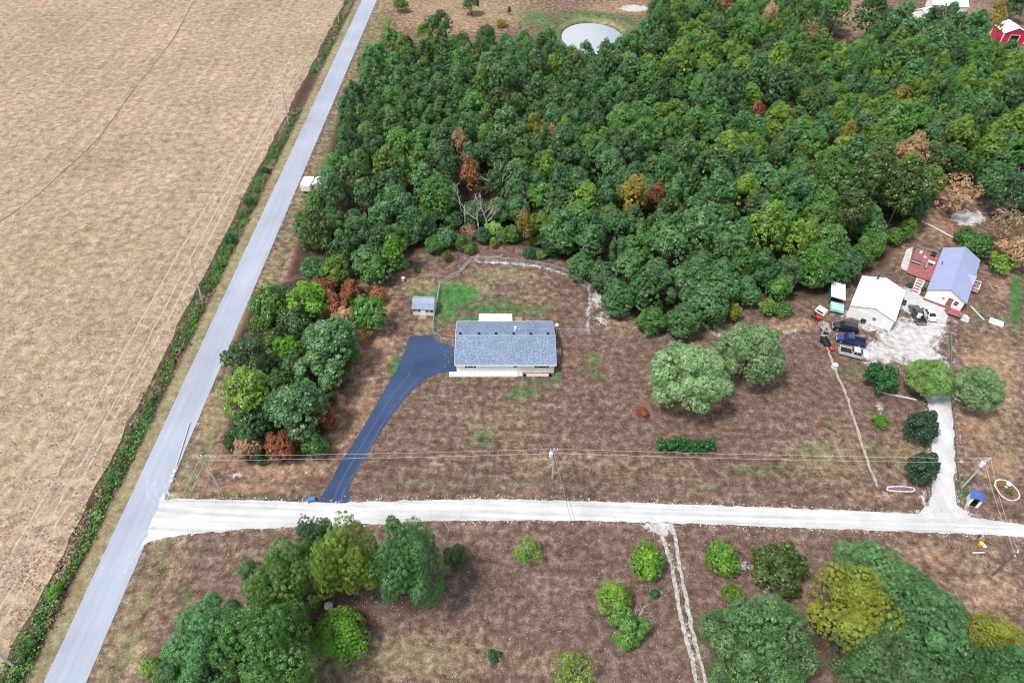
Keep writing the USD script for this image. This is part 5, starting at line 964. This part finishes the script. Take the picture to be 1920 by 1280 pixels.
ZONES = [((640, 300), 'at the wood edge beside the asphalt road'), ((700, 440), 'at the left front corner of the wood'), ((760, 180), 'at the wood back below the brown meadow'), ((870, 330), 'around the bare white trunks'), ((1000, 180), 'at the wood back left of the pond'), ((1150, 130), 'just below the pond'), ((1120, 300), 'in the mid wood above the back yard'), ((1180, 480), 'at the wood front beside the back yard fence'), ((1300, 520), 'at the wood front above the silver trees'), ((1450, 480), 'at the wood front left of the teal shelter'), ((1400, 330), 'right of centre in the wood'), ((1350, 180), 'in the upper wood right of the pond'), ((1350, 40), 'along the top edge right of the pond'), ((1560, 200), 'in the upper right of the wood'), ((1620, 420), 'at the wood corner above the white garage'), ((1700, 150), 'in the wood below the far house'), ((1820, 200), 'in the wood below the red barn'), ((1860, 320), 'at the right edge above the clearing'), ((1520, 360), 'in the right front of the wood')]
COL = {'leaf_deep': 'deep green', 'leaf_blue': 'bluish green', 'leaf_mid': 'mid green', 'leaf_yellow_green': 'yellow green', 'leaf_olive': 'olive'}
def seen(t):
    u, v = pix((t[0], t[1], 7.0)); return -70 < u < 1990 and v > -60
fill = [t for t in fill if seen(t)]; fill.sort(key=lambda t: -t[2] * scale_at((t[0], t[1], 7.0))); front_line = CP.boundary; rest = []; said = {}
for k, (x, y, R) in enumerate(fill):
    u, v = pix((x, y, 7.0))
    yg = np.clip((u - 1000) / 900, 0, 1) * np.clip((420 - v) / 250, 0, 1)
    front = np.clip((v - 330) / 150, 0, 1); bulge = math.exp(-((u - 1230) / 190) ** 2 - ((v - 500) / 120) ** 2)
    pr_ = np.array([.26 * (1 - front * .5), .26 + .5 * front + 1.2 * bulge, .34 * (1 - front * .5), .06 + .6 * yg, .04]); pr_ /= pr_.sum()
    lm = rgw.choice(list(COL), p=pr_)
    edge = front_line.distance(shapely.Point(x, y)) < 5.5 and v > 300 and not shapely.contains_xy(CP, x, y - 6.5)
    zn = min(ZONES, key=lambda z_: ((z_[0][0] - u) / 1.3) ** 2 + (z_[0][1] - v) ** 2)[1]
    zs = rgw.uniform(.9, 1.3) * (1.15 if R < 3.0 else .95); size = 'small ' if R < 3.0 else ('large ' if R > 3.9 else ''); si = int(rgw.integers(0, 6)); fm = ('rounded', 'ragged', 'broad', 'tall', 'slender', 'uneven')[si]; sh = f'wood{si}'
    if edge: si = si % 3; sh = f'edge{si}'; fm = ('leafy', 'bushy', 'dense')[si]; zs = rgw.uniform(.85, 1.1)
    if k >= 300: rest.append((x, y, R * 1.1, zs, sh, lm)); continue
    said.setdefault((size, fm, COL[lm], zn), []).append((y, x, R, zs, sh, lm))
for (size, fm, col, zn), same in said.items():
    same.sort(); n_ = len(same)
    for j_, (y, x, R, zs, sh, lm) in enumerate(same):
        if n_ == 1: lab = f'{size}{fm} {col} tree {zn}'
        else: lab = (('nearer', 'farther') if n_ == 2 else ('nearest', 'middle', 'farthest') if n_ == 3 else [f'{w_} nearest' for w_ in ('first', 'second', 'third', 'fourth', 'fifth', 'sixth', 'seventh', 'eighth', 'ninth', 'tenth')])[j_ % 10] + ' of ' + ('two', 'three', 'four', 'five', 'six', 'seven', 'eight', 'nine', 'ten')[min(n_, 10) - 2] + f' {size}{fm} {col} trees {zn}'
        if len(lab.split()) > 16: lab = lab.replace(size, '') if size else lab.replace(' the wood', ' wood', 1)
        if len(lab.split()) > 16: lab = lab.replace(fm + ' ', '', 1)
        plant_at('wood_tree', lab, 'tree', sh, lm, (x, y, 0), R * 1.1, zs, 'green trees of the wood')
pi = UsdGeom.PointInstancer.Define(stage, '/World/far_wood'); setd(pi.GetPrim(), kind='stuff', label='far part of the green wood seen as one mass', category='wood')
kinds = sorted({(t[4], t[5]) for t in rest}); pos, ori, sca, idx = [], [], [], []
for sh, lm in kinds:
    pp_ = f'/World/far_wood/{sh}_{lm}'; (v_, f_), tr_ = SH[sh](); usdkit.mesh(stage, pp_, (v_, f_), L[lm]); pi.GetPrototypesRel().AddTarget(pp_)
for x, y, R, zs, sh, lm in rest:
    r_ = shape_top(sh)[2]; a_ = rgw.uniform(0, 6.28); pos.append(Gf.Vec3f(x, y, 0)); ori.append(Gf.Quath(math.cos(a_ / 2), 0, 0, math.sin(a_ / 2))); sca.append(Gf.Vec3f(R / r_, R / r_, R / r_ * zs)); idx.append(kinds.index((sh, lm)))
pi.CreatePositionsAttr(pos); pi.CreateOrientationsAttr(ori); pi.CreateScalesAttr(sca); pi.CreateProtoIndicesAttr(idx)
# shrubs along the wood's foot
for a in [('grey green shrub under the left bare trunks', 'bush0', 'leaf_blue', 836, 440, 46), ('green shrub at the foot of the bare trunks in the gap', 'bush1', 'leaf_mid', 868, 452, 36), ('tan thin shrub in the gap above the fence', 'airy0', 'leaf_tan', 880, 430, 34), ('narrow bright green shrub above the back yard fence', 'column', 'leaf_lime', 925, 452, 14), ('round green shrub above the fence, left of the round dark one', 'bush2', 'leaf_mid', 945, 440, 34), ('small dark round shrub close behind the top of the fence', 'bush0', 'leaf_hedge', 992, 472, 26), ('low green shrub behind the fence right of the dark round one', 'bush1', 'leaf_mid', 1015, 476, 20), ('bright yellow green young tree at the left of the soil patch by the wood', 'wood1', 'leaf_lime', 737, 462, 56), ('green bush at the wood edge beside the young yellow green tree', 'bush0', 'leaf_mid', 702, 500, 66), ('gold green spiky shrub at the wood front above the pale soil', 'spiky', 'leaf_mustard', 1372, 580, 40), ('dry brown shrub at the wood front behind the silver tree', 'bush1', 'leaf_gold', 1340, 592, 36), ('green shrub under the wood front near the scrap heap', 'bush2', 'leaf_mid', 1470, 578, 40), ('pale green tall shrub in the gap, first right of the white trunks', 'bush2', 'leaf_silver_lime', 925, 425, 34), ('grey green tall shrub left of the white trunks', 'bush1', 'leaf_blue', 800, 425, 46), ('green tall shrub at the foot of the leftmost white tree', 'edge0', 'leaf_mid', 815, 455, 36, .8), ('yellow green shrub just above the left corner of the back fence', 'bush0', 'leaf_yellow_green', 880, 462, 26), ('deep green shrub above the back fence, third from its left corner', 'edge1', 'leaf_deep', 905, 440, 30, .8), ('green tall shrub close to the golden front edge tree', 'edge2', 'leaf_mid', 962, 435, 32), ('olive shrub right of the golden front edge tree', 'bush1', 'leaf_olive', 1008, 448, 28), ('deep green tall shrub beside the right part of the gap', 'edge0', 'leaf_deep', 1035, 455, 40), ('low olive shrub on the soil left of the fence corner', 'bush2', 'leaf_olive', 838, 478, 24), ('small green shrub on the soil above the bird bath', 'bush0', 'leaf_mid', 783, 505, 12), ('pale green shrub at the wood foot left of the white trunks', 'bush1', 'leaf_silver_lime', 770, 445, 34), ('dense green shrub at the wood foot above the bird bath', 'edge1', 'leaf_mid', 745, 490, 30, .8), ('dark shrub low in the gap behind the grey green shrub', 'bush2', 'leaf_deep', 850, 405, 44), ('deep green shrub low in the gap behind the white trunks', 'edge2', 'leaf_deep', 890, 395, 44), ('blue green shrub low in the gap under the rust brown tree', 'edge1', 'leaf_blue', 935, 392, 44),
('yellow green shrub at the wood front near the scrap heap', 'bush0', 'leaf_yellow_green', 1440, 572, 36), ('narrow bright green cedar at the wood corner by the clearing', 'column', 'leaf_lime', 1704, 425, 30), ('pale green shrub at the wood corner beside the narrow bright cedar', 'bush2', 'leaf_mid', 1680, 440, 40), ('low green thicket shrub left of the long stone edging', 'bush0', 'leaf_mid', 1835, 455, 60), ('yellow green thicket shrub behind the lavender roof', 'bush1', 'leaf_yellow_green', 1880, 490, 50), ('olive thicket shrub at the clearing behind the lavender roof', 'bush2', 'leaf_olive', 1815, 440, 44), ('dark leafy shrub on the left of the stepping slab walkway', 'bush0', 'leaf_hedge', 1707, 533, 11), ('dark leafy shrub on the right of the stepping slab walkway', 'bush1', 'leaf_hedge', 1733, 541, 11)]:
    plant('shrub' if 'tree' not in a[0] and 'cedar' not in a[0] else 'young_tree', a[0], 'shrub' if 'tree' not in a[0] and 'cedar' not in a[0] else 'tree', a[1], a[2], *a[3:])
# thicket between asphalt road and driveway
for a in [('mid green bush at the top left of the thicket by the road', 'bush0', 'leaf_mid', 505, 562, 66), ('bright yellow green tree at the top of the thicket', 'wood0', 'leaf_lime', 575, 555, 66, .8), ('rust red bush at the top of the thicket, left of three', 'bush1', 'leaf_rust', 605, 535, 40), ('rust red bush at the top of the thicket, middle of three', 'bush2', 'leaf_rust', 655, 538, 34), ('rust red bush at the top of the thicket, right of three', 'bush0', 'leaf_rust', 708, 548, 28), ('rust orange bush in the upper middle of the thicket', 'bush1', 'leaf_rust', 622, 566, 52), ('orange tan round bush in the upper middle of the thicket', 'bush2', 'leaf_tan', 645, 590, 40), ('green cedar like bush at the right top of the thicket', 'bush0', 'leaf_mid', 690, 580, 60), ('small lime bush between the rust bushes of the thicket', 'bush1', 'leaf_lime', 650, 563, 32), ('dark green bush in the upper left of the thicket', 'bush2', 'leaf_deep', 545, 600, 60), ('large grey green tree in the middle of the thicket', 'wood2', 'leaf_blue', 618, 630, 92, .8), ('small rust bush on the right side of the thicket', 'bush0', 'leaf_rust', 676, 628, 26), ('brown rust bush beside the small rust bush in the thicket', 'bush1', 'leaf_tan', 690, 615, 26), ('lime green bush in the left middle of the thicket', 'bush2', 'leaf_lime', 540, 648, 48), ('dark olive bush in the left middle of the thicket', 'bush0', 'leaf_olive', 512, 632, 36), ('deep green tree on the left side of the thicket', 'wood3', 'leaf_deep', 462, 665, 74, .8), ('mid green spreading tree at the left edge of the thicket', 'wood1', 'leaf_yellow_green', 462, 720, 84, .8), ('dark bush in the centre of the thicket', 'bush1', 'leaf_deep', 545, 690, 60), ('grey green tree with pale leaves in the right middle of the thicket', 'wood5', 'leaf_blue', 598, 690, 80, .8), ('rust bush in the centre of the thicket', 'bush2', 'leaf_rust', 556, 660, 28), ('bluish green big tree in the lower middle of the thicket', 'wood2', 'leaf_blue', 552, 755, 100, .8), ('deep red rust bush at the lower right of the thicket', 'bush0', 'leaf_rust', 602, 770, 42), ('dark red rust bush right of the bluish green big tree', 'bush1', 'leaf_rust', 618, 790, 26), ('rust bush left of the small lime bush on the right of the thicket', 'bush2', 'leaf_rust', 632, 700, 28), ('small lime bush at the right edge of the thicket', 'bush0', 'leaf_lime', 662, 660, 24), ('small bright green bush low on the right edge of the thicket', 'bush1', 'leaf_mid', 648, 700, 22), ('green bush at the lower right corner of the thicket', 'bush2', 'leaf_mid', 585, 830, 46), ('rust brown bush at the bottom of the thicket, right one', 'bush0', 'leaf_rust', 523, 832, 50), ('orange brown bush at the bottom of the thicket, left one', 'bush1', 'leaf_tan', 462, 836, 46), ('small olive bush at the lower left corner of the thicket', 'bush2', 'leaf_olive', 431, 822, 30), ('dark green bush at the lower left of the thicket', 'bush0', 'leaf_deep', 470, 790, 64), ('small green seedling bush below the thicket between the rust bushes', 'column', 'leaf_hedge', 485, 858, 14), ('deep green bush on the lower left flank of the thicket', 'bush1', 'leaf_deep', 500, 735, 50), ('yellow bush at the far left of the thicket', 'bush0', 'leaf_yellow_green', 492, 600, 34), ('small olive bush at the road side of the thicket', 'bush2', 'leaf_olive', 500, 680, 32)]:
    plant('bush' if 'bush' in a[0] else 'broadleaf_tree', a[0], 'bush' if 'bush' in a[0] else 'tree', a[1], a[2], a[3], a[4], a[5] * 1.22, *(a[6:7] or (1.15,)))
dead_tree('dead_tree', 'white dead tree lying open at the left of the thicket', (498, 815), h=8.5, seed=31, lean=(-.3, .1))
# front trees of the lower meadow
for a in [('dark bluish tree touching the gravel road, left of the olive crown', 'big0', 'leaf_deep', 588, 1010, 78, 1.5), ('large olive green tree in the lower left cluster', 'big1', 'leaf_yellow_green', 652, 1045, 122, 1.6), ('tall bluish green tree at the right of the lower left cluster', 'big2', 'leaf_blue', 762, 1048, 128, 1.8), ('fresh green tree at the left of the lower left cluster', 'big3', 'leaf_mid', 530, 1080, 126, 1.3), ('small grey green tree at the far left of the lower left cluster', 'bush0', 'leaf_blue', 462, 1066, 38), ('bright green low tree below the olive crown', 'big0', 'leaf_lime', 634, 1185, 96, .8), ('bluish green tree in front at the lower left', 'big2', 'leaf_blue', 390, 1190, 140, 1.2), ('big light green tree at the bottom left edge', 'big1', 'leaf_mid', 505, 1215, 185, 1.15), ('yellow green bush at the bottom left by the road', 'bush1', 'leaf_lime', 292, 1250, 56), ('dark green tree behind the two front trees at the bottom left', 'big3', 'leaf_deep', 430, 1215, 90, .8), ('deep green tree at the bottom left below the bluish one', 'big0', 'leaf_deep', 345, 1250, 110, .9), ('lime bush at the right foot of the tall bluish green tree', 'bush2', 'leaf_lime', 812, 1105, 34),
          ('dark olive cedar bush beside the tall bluish green tree', 'spiky', 'leaf_olive', 853, 1040, 48), ('thin lime green tree alone on the lower meadow', 'airy0', 'leaf_lime', 990, 1030, 58), ('round lime bush left of the two wheel ruts', 'bush0', 'leaf_lime', 1215, 1048, 70), ('round bright lime bush right of the two wheel ruts', 'bush2', 'leaf_lime', 1353, 1044, 70), ('lime green tree above the white dead branches', 'wood1', 'leaf_lime', 1152, 1112, 64, .7), ('green bush under the white dead branches', 'bush1', 'leaf_mid', 1176, 1172, 80), ('small green sapling left of the wheel ruts', 'column', 'leaf_hedge', 1228, 1112, 18, .6), ('small dark green sapling on the lower meadow', 'bush1', 'leaf_hedge', 926, 1228, 26), ('yellow flecked green tree at the bottom middle edge', 'airy1', 'leaf_yellow_green', 1075, 1255, 86, .8), ('small lime bush right of the ruts near the dark spreading bush', 'spiky', 'leaf_lime', 1373, 1110, 36), ('dark olive spreading bush below the gravel road', 'spiky', 'leaf_olive', 1466, 1060, 104, .85),
          ('large bluish tree at the bottom right of the wheel ruts', 'big2', 'leaf_blue', 1425, 1205, 190, .95), ('yellow tipped tree at the bottom edge of the large bluish tree', 'big1', 'leaf_lime', 1410, 1275, 90, .8), ('mustard yellow tree in the lower right cluster', 'big3', 'leaf_mustard', 1612, 1130, 150, .85), ('bluish green tree behind the mustard yellow one', 'big0', 'leaf_blue', 1640, 1075, 140, .8), ('pale bluish green tree right of the mustard yellow one', 'big2', 'leaf_blue', 1738, 1165, 150, .9), ('deep green tree below the mustard yellow one', 'big1', 'leaf_blue', 1625, 1225, 112, .9), ('light green tree at the bottom of the lower right cluster', 'big0', 'leaf_blue', 1690, 1260, 150, .9), ('olive yellow tree at the bottom right corner', 'big3', 'leaf_mustard', 1868, 1185, 84, .9), ('green tree at the bottom right corner below the olive yellow one', 'big2', 'leaf_deep', 1890, 1260, 110, .9), ('dark green tree between the lower right cluster and the corner trees', 'big1', 'leaf_deep', 1805, 1240, 90, .9), ('dark olive bush at the right of the lower right cluster', 'bush0', 'leaf_olive', 1795, 1145, 40), ('yellow green bush between the bottom right trees', 'bush2', 'leaf_lime', 1842, 1258, 50), ('dark green bush at the right flank of the bluish green tree', 'bush1', 'leaf_deep', 1716, 1082, 50),
          ('silver green round tree, left of the pair on the lawn', 'maple0', 'leaf_silver', 1298, 698, 150, .95), ('smaller silver green tree, right of the pair on the lawn', 'maple1', 'leaf_silver', 1411, 655, 126, .95), ('round mid green shrub beside the gravel yard', 'spiky', 'leaf_hedge', 1655, 703, 62), ('light lime tree over the gravel drive', 'maple2', 'leaf_silver_lime', 1745, 703, 86, .9), ('silver green oval tree right of the gravel drive', 'maple0', 'leaf_silver', 1838, 720, 92, 1.0), ('dark evergreen on the left of the drive, upper of two', 'cedar', 'leaf_conifer', 1736, 793, 60, 1.1), ('dark evergreen on the left of the drive, lower of two', 'cedar', 'leaf_conifer', 1738, 870, 58, 1.1), ('small bright lime bush on the right hand lawn', 'bush1', 'leaf_lime', 1652, 787, 32), ('rusty shrub in the round orange bed on the lawn', 'bush2', 'leaf_rust', 1203, 770, 26), ('small tan tuft in the oval ringed bed', 'bush0', 'leaf_gold', 1877, 908, 11), ('small green brown shrub in the oval ringed bed', 'bush1', 'leaf_olive', 1894, 921, 14),
          ('dark round tree alone on the brown meadow beyond the wood', 'wood5', 'leaf_deep', 822, 38, 52, .85), ('dark round tree at the top edge on the brown meadow', 'wood2', 'leaf_deep', 884, 2, 32, .8), ('small green bush at the top beside the road', 'bush0', 'leaf_mid', 752, 6, 28), ('pale lime tree at the top beside the road', 'airy0', 'leaf_lime', 728, 44, 36), ('grey bare shrub below the pale lime tree by the road', 'airy1', 'grey_leafless' if False else 'leaf_tan', 740, 64, 22), ('pale lime bush beside the road below the grey shrub', 'airy1', 'leaf_lime', 710, 94, 24), ('lime green small tree left of the dark round tree', 'wood1', 'leaf_lime', 796, 56, 34, .8), ('thin young tree on the brown meadow left of the pond', 'column', 'leaf_deep', 955, 18, 8, 1.2), ('small yellow bush at the meadow edge above the wood', 'bush2', 'leaf_gold', 940, 42, 26, .6),
          ('full green tree at the top edge left of the brown gap', 'wood1', 'leaf_mid', 1575, 8, 50), ('deep green tree right of the brown gap at the top', 'wood5', 'leaf_deep', 1655, 62, 58), ('mid green tree before the far white house', 'wood0', 'leaf_mid', 1718, 58, 54), ('bluish green tree below the far white house roof', 'wood3', 'leaf_blue', 1765, 62, 54), ('deep green tree left of the red barn wall', 'wood2', 'leaf_deep', 1815, 62, 44), ('mid green tree hiding the foot of the red barn', 'wood5', 'leaf_mid', 1888, 92, 46), ('dark tree at the right edge above the dry brown tree', 'wood0', 'leaf_deep', 1900, 352, 70), ('bluish green tree at the right above the slanting trunks', 'wood3', 'leaf_blue', 1866, 332, 60), ('deep green low tree at the right edge beside the pale dry bush', 'bush0', 'leaf_deep', 1918, 400, 46),
          ('dark tree at the far top edge left of the far white house', 'wood0', 'leaf_deep', 1640, 18, 70), ('grey green tree before the pale roofed far house', 'wood3', 'leaf_blue', 1690, 36, 66), ('dark tree in front of the far white house', 'wood5', 'leaf_deep', 1784, 30, 58), ('dark tree left of the far white house roof', 'wood1', 'leaf_deep', 1748, 34, 46), ('dark tree at the top right corner', 'wood2', 'leaf_deep', 1908, 4, 40), ('dark tree at the top edge left of the pond gravel', 'wood2', 'leaf_deep', 1240, 12, 46), ('grey green tree on the right bank of the pond', 'wood4', 'leaf_blue', 1212, 48, 40, 1.2), ('olive tree on the right bank of the pond', 'wood1', 'leaf_olive', 1190, 72, 36), ('grey green tree in front of the brown gap at the top right', 'wood5', 'leaf_blue', 1745, 80, 62), ('yellow green bush below the far houses', 'bush0', 'leaf_yellow_green', 1800, 78, 22)]:
    nm = 'bush' if any(w_ in a[0] for w_ in (' bush', 'shrub', 'tuft', 'sapling')) else ('evergreen_tree' if 'evergreen' in a[0] else 'broadleaf_tree')
    plant(nm, a[0], 'bush' if nm == 'bush' else 'tree', a[1], a[2], a[3], a[4], a[5] * (1.12 if a[1][:3] == 'big' else 1.0), *a[6:])
dead_tree('dead_tree', 'small white dead branches over the green bush on the lower meadow', (1186, 1172), h=4.4, seed=41, r0=.12, lean=(.35, .25), spread=.6)
# clipped hedge on the lawn
rgh = np.random.default_rng(3); a, b = P(1234, 838, .4), P(1335, 840, .4); hn = 130
C = np.c_[np.linspace(a[0], b[0], hn) + rgh.normal(0, .1, hn), np.linspace(a[1], b[1], hn) + rgh.normal(0, .5, hn), rgh.uniform(.3, 1.9, hn)]
cen = C.mean(0) * [1, 1, 0]; C -= cen; ci = np.repeat(np.arange(hn), 60); vv = rgh.normal(size=(hn * 60, 3)); vv /= np.linalg.norm(vv, axis=1, keepdims=True)
t = thing('hedge', 'long dark green hedge on the brown lawn below the silver trees', 'hedge', cen)
part('foliage', leaf_cards(C[ci] + vv * .62 * rgh.uniform(.5, 1, (hn * 60, 1)) * [1, 1, .7], vv + [0, 0, .4], .17, rgh, .45), 'leaf_hedge', t)
part('stem', cat(*[tube([(c_[0], c_[1], 0), (c_[0], c_[1], .7)], .04, n=4) for c_ in C[::8]]), 'bark', t)
# brush filling the ditch between field and road, and the undergrowth of the wood: stuff
def brush(name, C, R, leafm, per, leaf, seed):
    rg = np.random.default_rng(seed); m = len(C); ci = np.repeat(np.arange(m), per); v = rg.normal(size=(m * per, 3)); v[:, 2] = np.abs(v[:, 2]); v /= np.linalg.norm(v, axis=1, keepdims=True)
    solo(name, leaf_cards(C[ci] + v * R[ci, None] * rg.uniform(.3, 1, (m * per, 1)) * [1, 1, 1.2], v * .7 + rg.normal(0, .4, (m * per, 3)) + [0, 0, .4], leaf, rg, .5), leafm, kind='stuff')
yy = 20 + 290 * rgw.random(4200); dens = meshkit.fbm(np.c_[yy * .085, yy * 0, yy * 0 + 3], 3); keep = dens + rgw.uniform(-.15, .15, len(yy)) > .36
yy = yy[keep]; xx = road_x(yy, ROAD_L) - 4.3 + rgw.normal(0, .8, len(yy)); kind_ = meshkit.noise(np.c_[yy * .12, yy * 0 + 9, xx * .5]) + rgw.uniform(-.2, .2, len(yy))
for nm, lo, hi, lm in (('roadside_brush', .74, 9, 'leaf_mid'), ('roadside_deep_brush', .6, .74, 'leaf_deep'), ('roadside_weeds', .5, .6, 'leaf_yellow_green'), ('roadside_dark_weeds', .3, .5, 'leaf_olive'), ('roadside_dry_weeds', -9, .3, 'straw')):
    s_ = (kind_ >= lo) & (kind_ < hi); brush(nm, np.c_[xx, yy, np.full(len(xx), -.35)][s_], rgw.uniform(.45, 1.05, s_.sum()), lm, 26, .2, 50 + len(nm))
for k, (yw, R, lm, lab) in enumerate([(36, 1.3, 'leaf_mid', 'bright green bush in the ditch at the bottom left corner'), (44, 1.2, 'leaf_lime', 'lime green bush in the ditch above the bottom left corner'), (142, 1.5, 'leaf_hedge', 'dark green bush in the ditch opposite the white box trailer'), (127, 1.5, 'leaf_hedge', 'dark green bush in the ditch left of the road, middle stretch'), (118, 1.3, 'leaf_mid', 'green bush in the ditch just below the dark green one'), (156, 1.3, 'leaf_hedge', 'dark green bush in the ditch below the upper field pole')]):
    plant_at('ditch_bush', lab, 'bush', f'bush{k % 3}', lm, (road_x(yw, ROAD_L) - 4.2, yw, -.4), R)
U = []
while len(U) < 1500:
    x, y = rgw.uniform(bx[0], bx[2]), rgw.uniform(bx[1] - 3, bx[3])
    if CP.buffer(1.5).contains(shapely.Point(x, y)): U.append((x, y))
U = np.array(U); TP = Polygon(PP(THICKET, .5)).buffer(-.8); B_ = TP.bounds; TU = np.array([q for q in np.c_[rgw.uniform(B_[0], B_[2], 1500), rgw.uniform(B_[1], B_[3], 1500)] if TP.contains(shapely.Point(*q))])
for nm, lm, i_ in (('thicket_undergrowth', 'leaf_deep', 0), ('thicket_weeds', 'leaf_olive', 1), ('thicket_rusty_brush', 'leaf_rust', 2)):
    sel = TU[i_::3][:(400, 150, 60)[i_]]; brush(nm, np.c_[sel, np.full(len(sel), .2)], rgw.uniform(.5, 1.3, len(sel)), lm, 30, .17, 80 + i_)
brush('wood_undergrowth', np.c_[U, np.full(len(U), .1)], rgw.uniform(.5, 1.4, len(U)), 'leaf_deep', 22, .26, 77)
# ---- stubble of the field, pale dry tufts on the lawns: stuff
def tufts(name, X, Y, size, m, seed, flat_=.6, z0=.03, asp=.4):
    rg = np.random.default_rng(seed); k = len(X); c_ = np.c_[X, Y, z0 + size * .5 * rg.uniform(.3, 1.0, k)]
    n_ = rg.normal(0, 1 - flat_ * .5, (k, 3)); n_[:, 2] = np.abs(n_[:, 2]) + flat_
    solo(name, leaf_cards(c_, n_, size, rg, asp), m, kind='stuff')
k = 120000; Y = 26 + 270 * rgw.random(k) ** 1.5; Xf = road_x(Y, ROAD_L) - 6.5 - rgw.exponential(1, k) * 0 - rgw.random(k) * (20 + Y * .62)
d_ = meshkit.fbm(np.c_[Xf * .35, Y * .35, Y * 0], 4); s_ = d_ + rgw.uniform(-.1, .1, k) > .46
tufts('straw_stubble', Xf[s_], Y[s_], rgw.uniform(.08, .22, s_.sum()), 'straw', 61, .5, .045)
LAWN = Polygon(PP([(650, 935), (740, 770), (860, 715), (1050, 700), (1110, 560), (1200, 610), (1540, 610), (1650, 920)])); LOW = Polygon(PP([(290, 1020), (800, 985), (1920, 1015), (1960, 1290), (180, 1290)])); EAST = Polygon(PP([(1800, 620), (1930, 560), (1940, 975), (1810, 930)])); MID = Polygon(PP([(1560, 690), (1720, 740), (1725, 920), (1660, 910)]))
def scatter(poly, n, seed, freq, th, hi=.25):
    rg = np.random.default_rng(seed); b = poly.bounds; x, y = rg.uniform(b[0], b[2], n), rg.uniform(b[1], b[3], n); s = shapely.contains_xy(poly, x, y); x, y = x[s], y[s]
    d = meshkit.fbm(np.c_[x * freq, y * freq, x * 0 + seed], 4); s = d + rg.uniform(-hi, hi, len(x)) > th; return x[s], y[s]
XX, YY = [], []
for pl, n, sd_ in ((LAWN, 9000, 1), (LOW, 20000, 2), (EAST, 5000, 3), (MID, 2500, 4)):
    x, y = scatter(pl, n, sd_, .12, .56); XX.append(x); YY.append(y)
# wandering pale strands of dry grass
rs = np.random.default_rng(9)
for pl, n in ((LAWN, 150), (LOW, 240), (Polygon(PP([(1000, 520), (1105, 545), (1105, 620), (1160, 640), (1300, 640), (1150, 560)])), 190), (EAST, 60)):
    b = pl.bounds
    for _ in range(n):
        x, y, h_ = rs.uniform(b[0], b[2]), rs.uniform(b[1], b[3]), rs.uniform(0, 6.28)
        for _ in range(rs.integers(5, 16)):
            h_ += rs.normal(0, .45); x += .2 * math.cos(h_); y += .2 * math.sin(h_)
            if pl.contains(shapely.Point(x, y)): XX.append([x]); YY.append([y])
XX, YY = np.concatenate(XX), np.concatenate(YY)
ok = np.ones(len(XX), bool)
for g in (GRAVEL, DRIVE_R, DRIVE): ok &= ~shapely.contains_xy(Polygon(g).buffer(.3), XX, YY)
ok &= np.abs(XX - road_x(YY, (ROAD_L + ROAD_R) / 2)) > 3.2
XX, YY = XX[ok], YY[ok]
tufts('pale_grass_tufts', XX, YY, np.random.default_rng(4).uniform(.05, .16, len(XX)), 'pale_grass', 62, .5, .06, .55)
# loose gravel thrown out along the edges of the gravel road and drive
gb = []
for g, n in ((gravel_shape, 2600), (Polygon(DRIVE_R), 900)):
    ln = g.exterior; rr = np.random.default_rng(n)
    for u in rr.random(n):
        p_ = ln.interpolate(u, True); gb.append((p_.x + rr.normal(0, .38), p_.y + rr.normal(0, .38)))
gb = np.array(gb); gb = gb[np.abs(gb[:, 0] - road_x(gb[:, 1], (ROAD_L + ROAD_R) / 2)) > 2.8]
tufts('loose_gravel', gb[:, 0], gb[:, 1], np.random.default_rng(6).uniform(.05, .14, len(gb)), 'gravel_bits', 63, 1.2, .05, .8)
# twigs and debris over the gravel yard, pale litter at the house end of the driveway
XX, YY = [], []
YD = Polygon(PP([(1625, 640), (1660, 615), (1700, 625), (1720, 690), (1640, 680)])); b = YD.bounds
for _ in range(120):
    x, y, h_ = rs.uniform(b[0], b[2]), rs.uniform(b[1], b[3]), rs.uniform(-.9, .1)
    for _ in range(rs.integers(5, 14)):
        h_ += rs.normal(0, .25); x += .16 * math.cos(h_); y += .16 * math.sin(h_)
        if YD.contains(shapely.Point(x, y)): XX.append(x); YY.append(y)
tufts('yard_twigs', np.array(XX), np.array(YY), np.full(len(XX), .09), 'straw', 71, 1.0, .05, .5)
lx = [P(rs.normal(842, 7), rs.uniform(650, 692))[:2] for _ in range(34)]; lx = np.array(lx)
tufts('driveway_litter', lx[:, 0], lx[:, 1], rs.uniform(.06, .16, len(lx)), 'pale_grass', 72, 1.2, .06, .7)
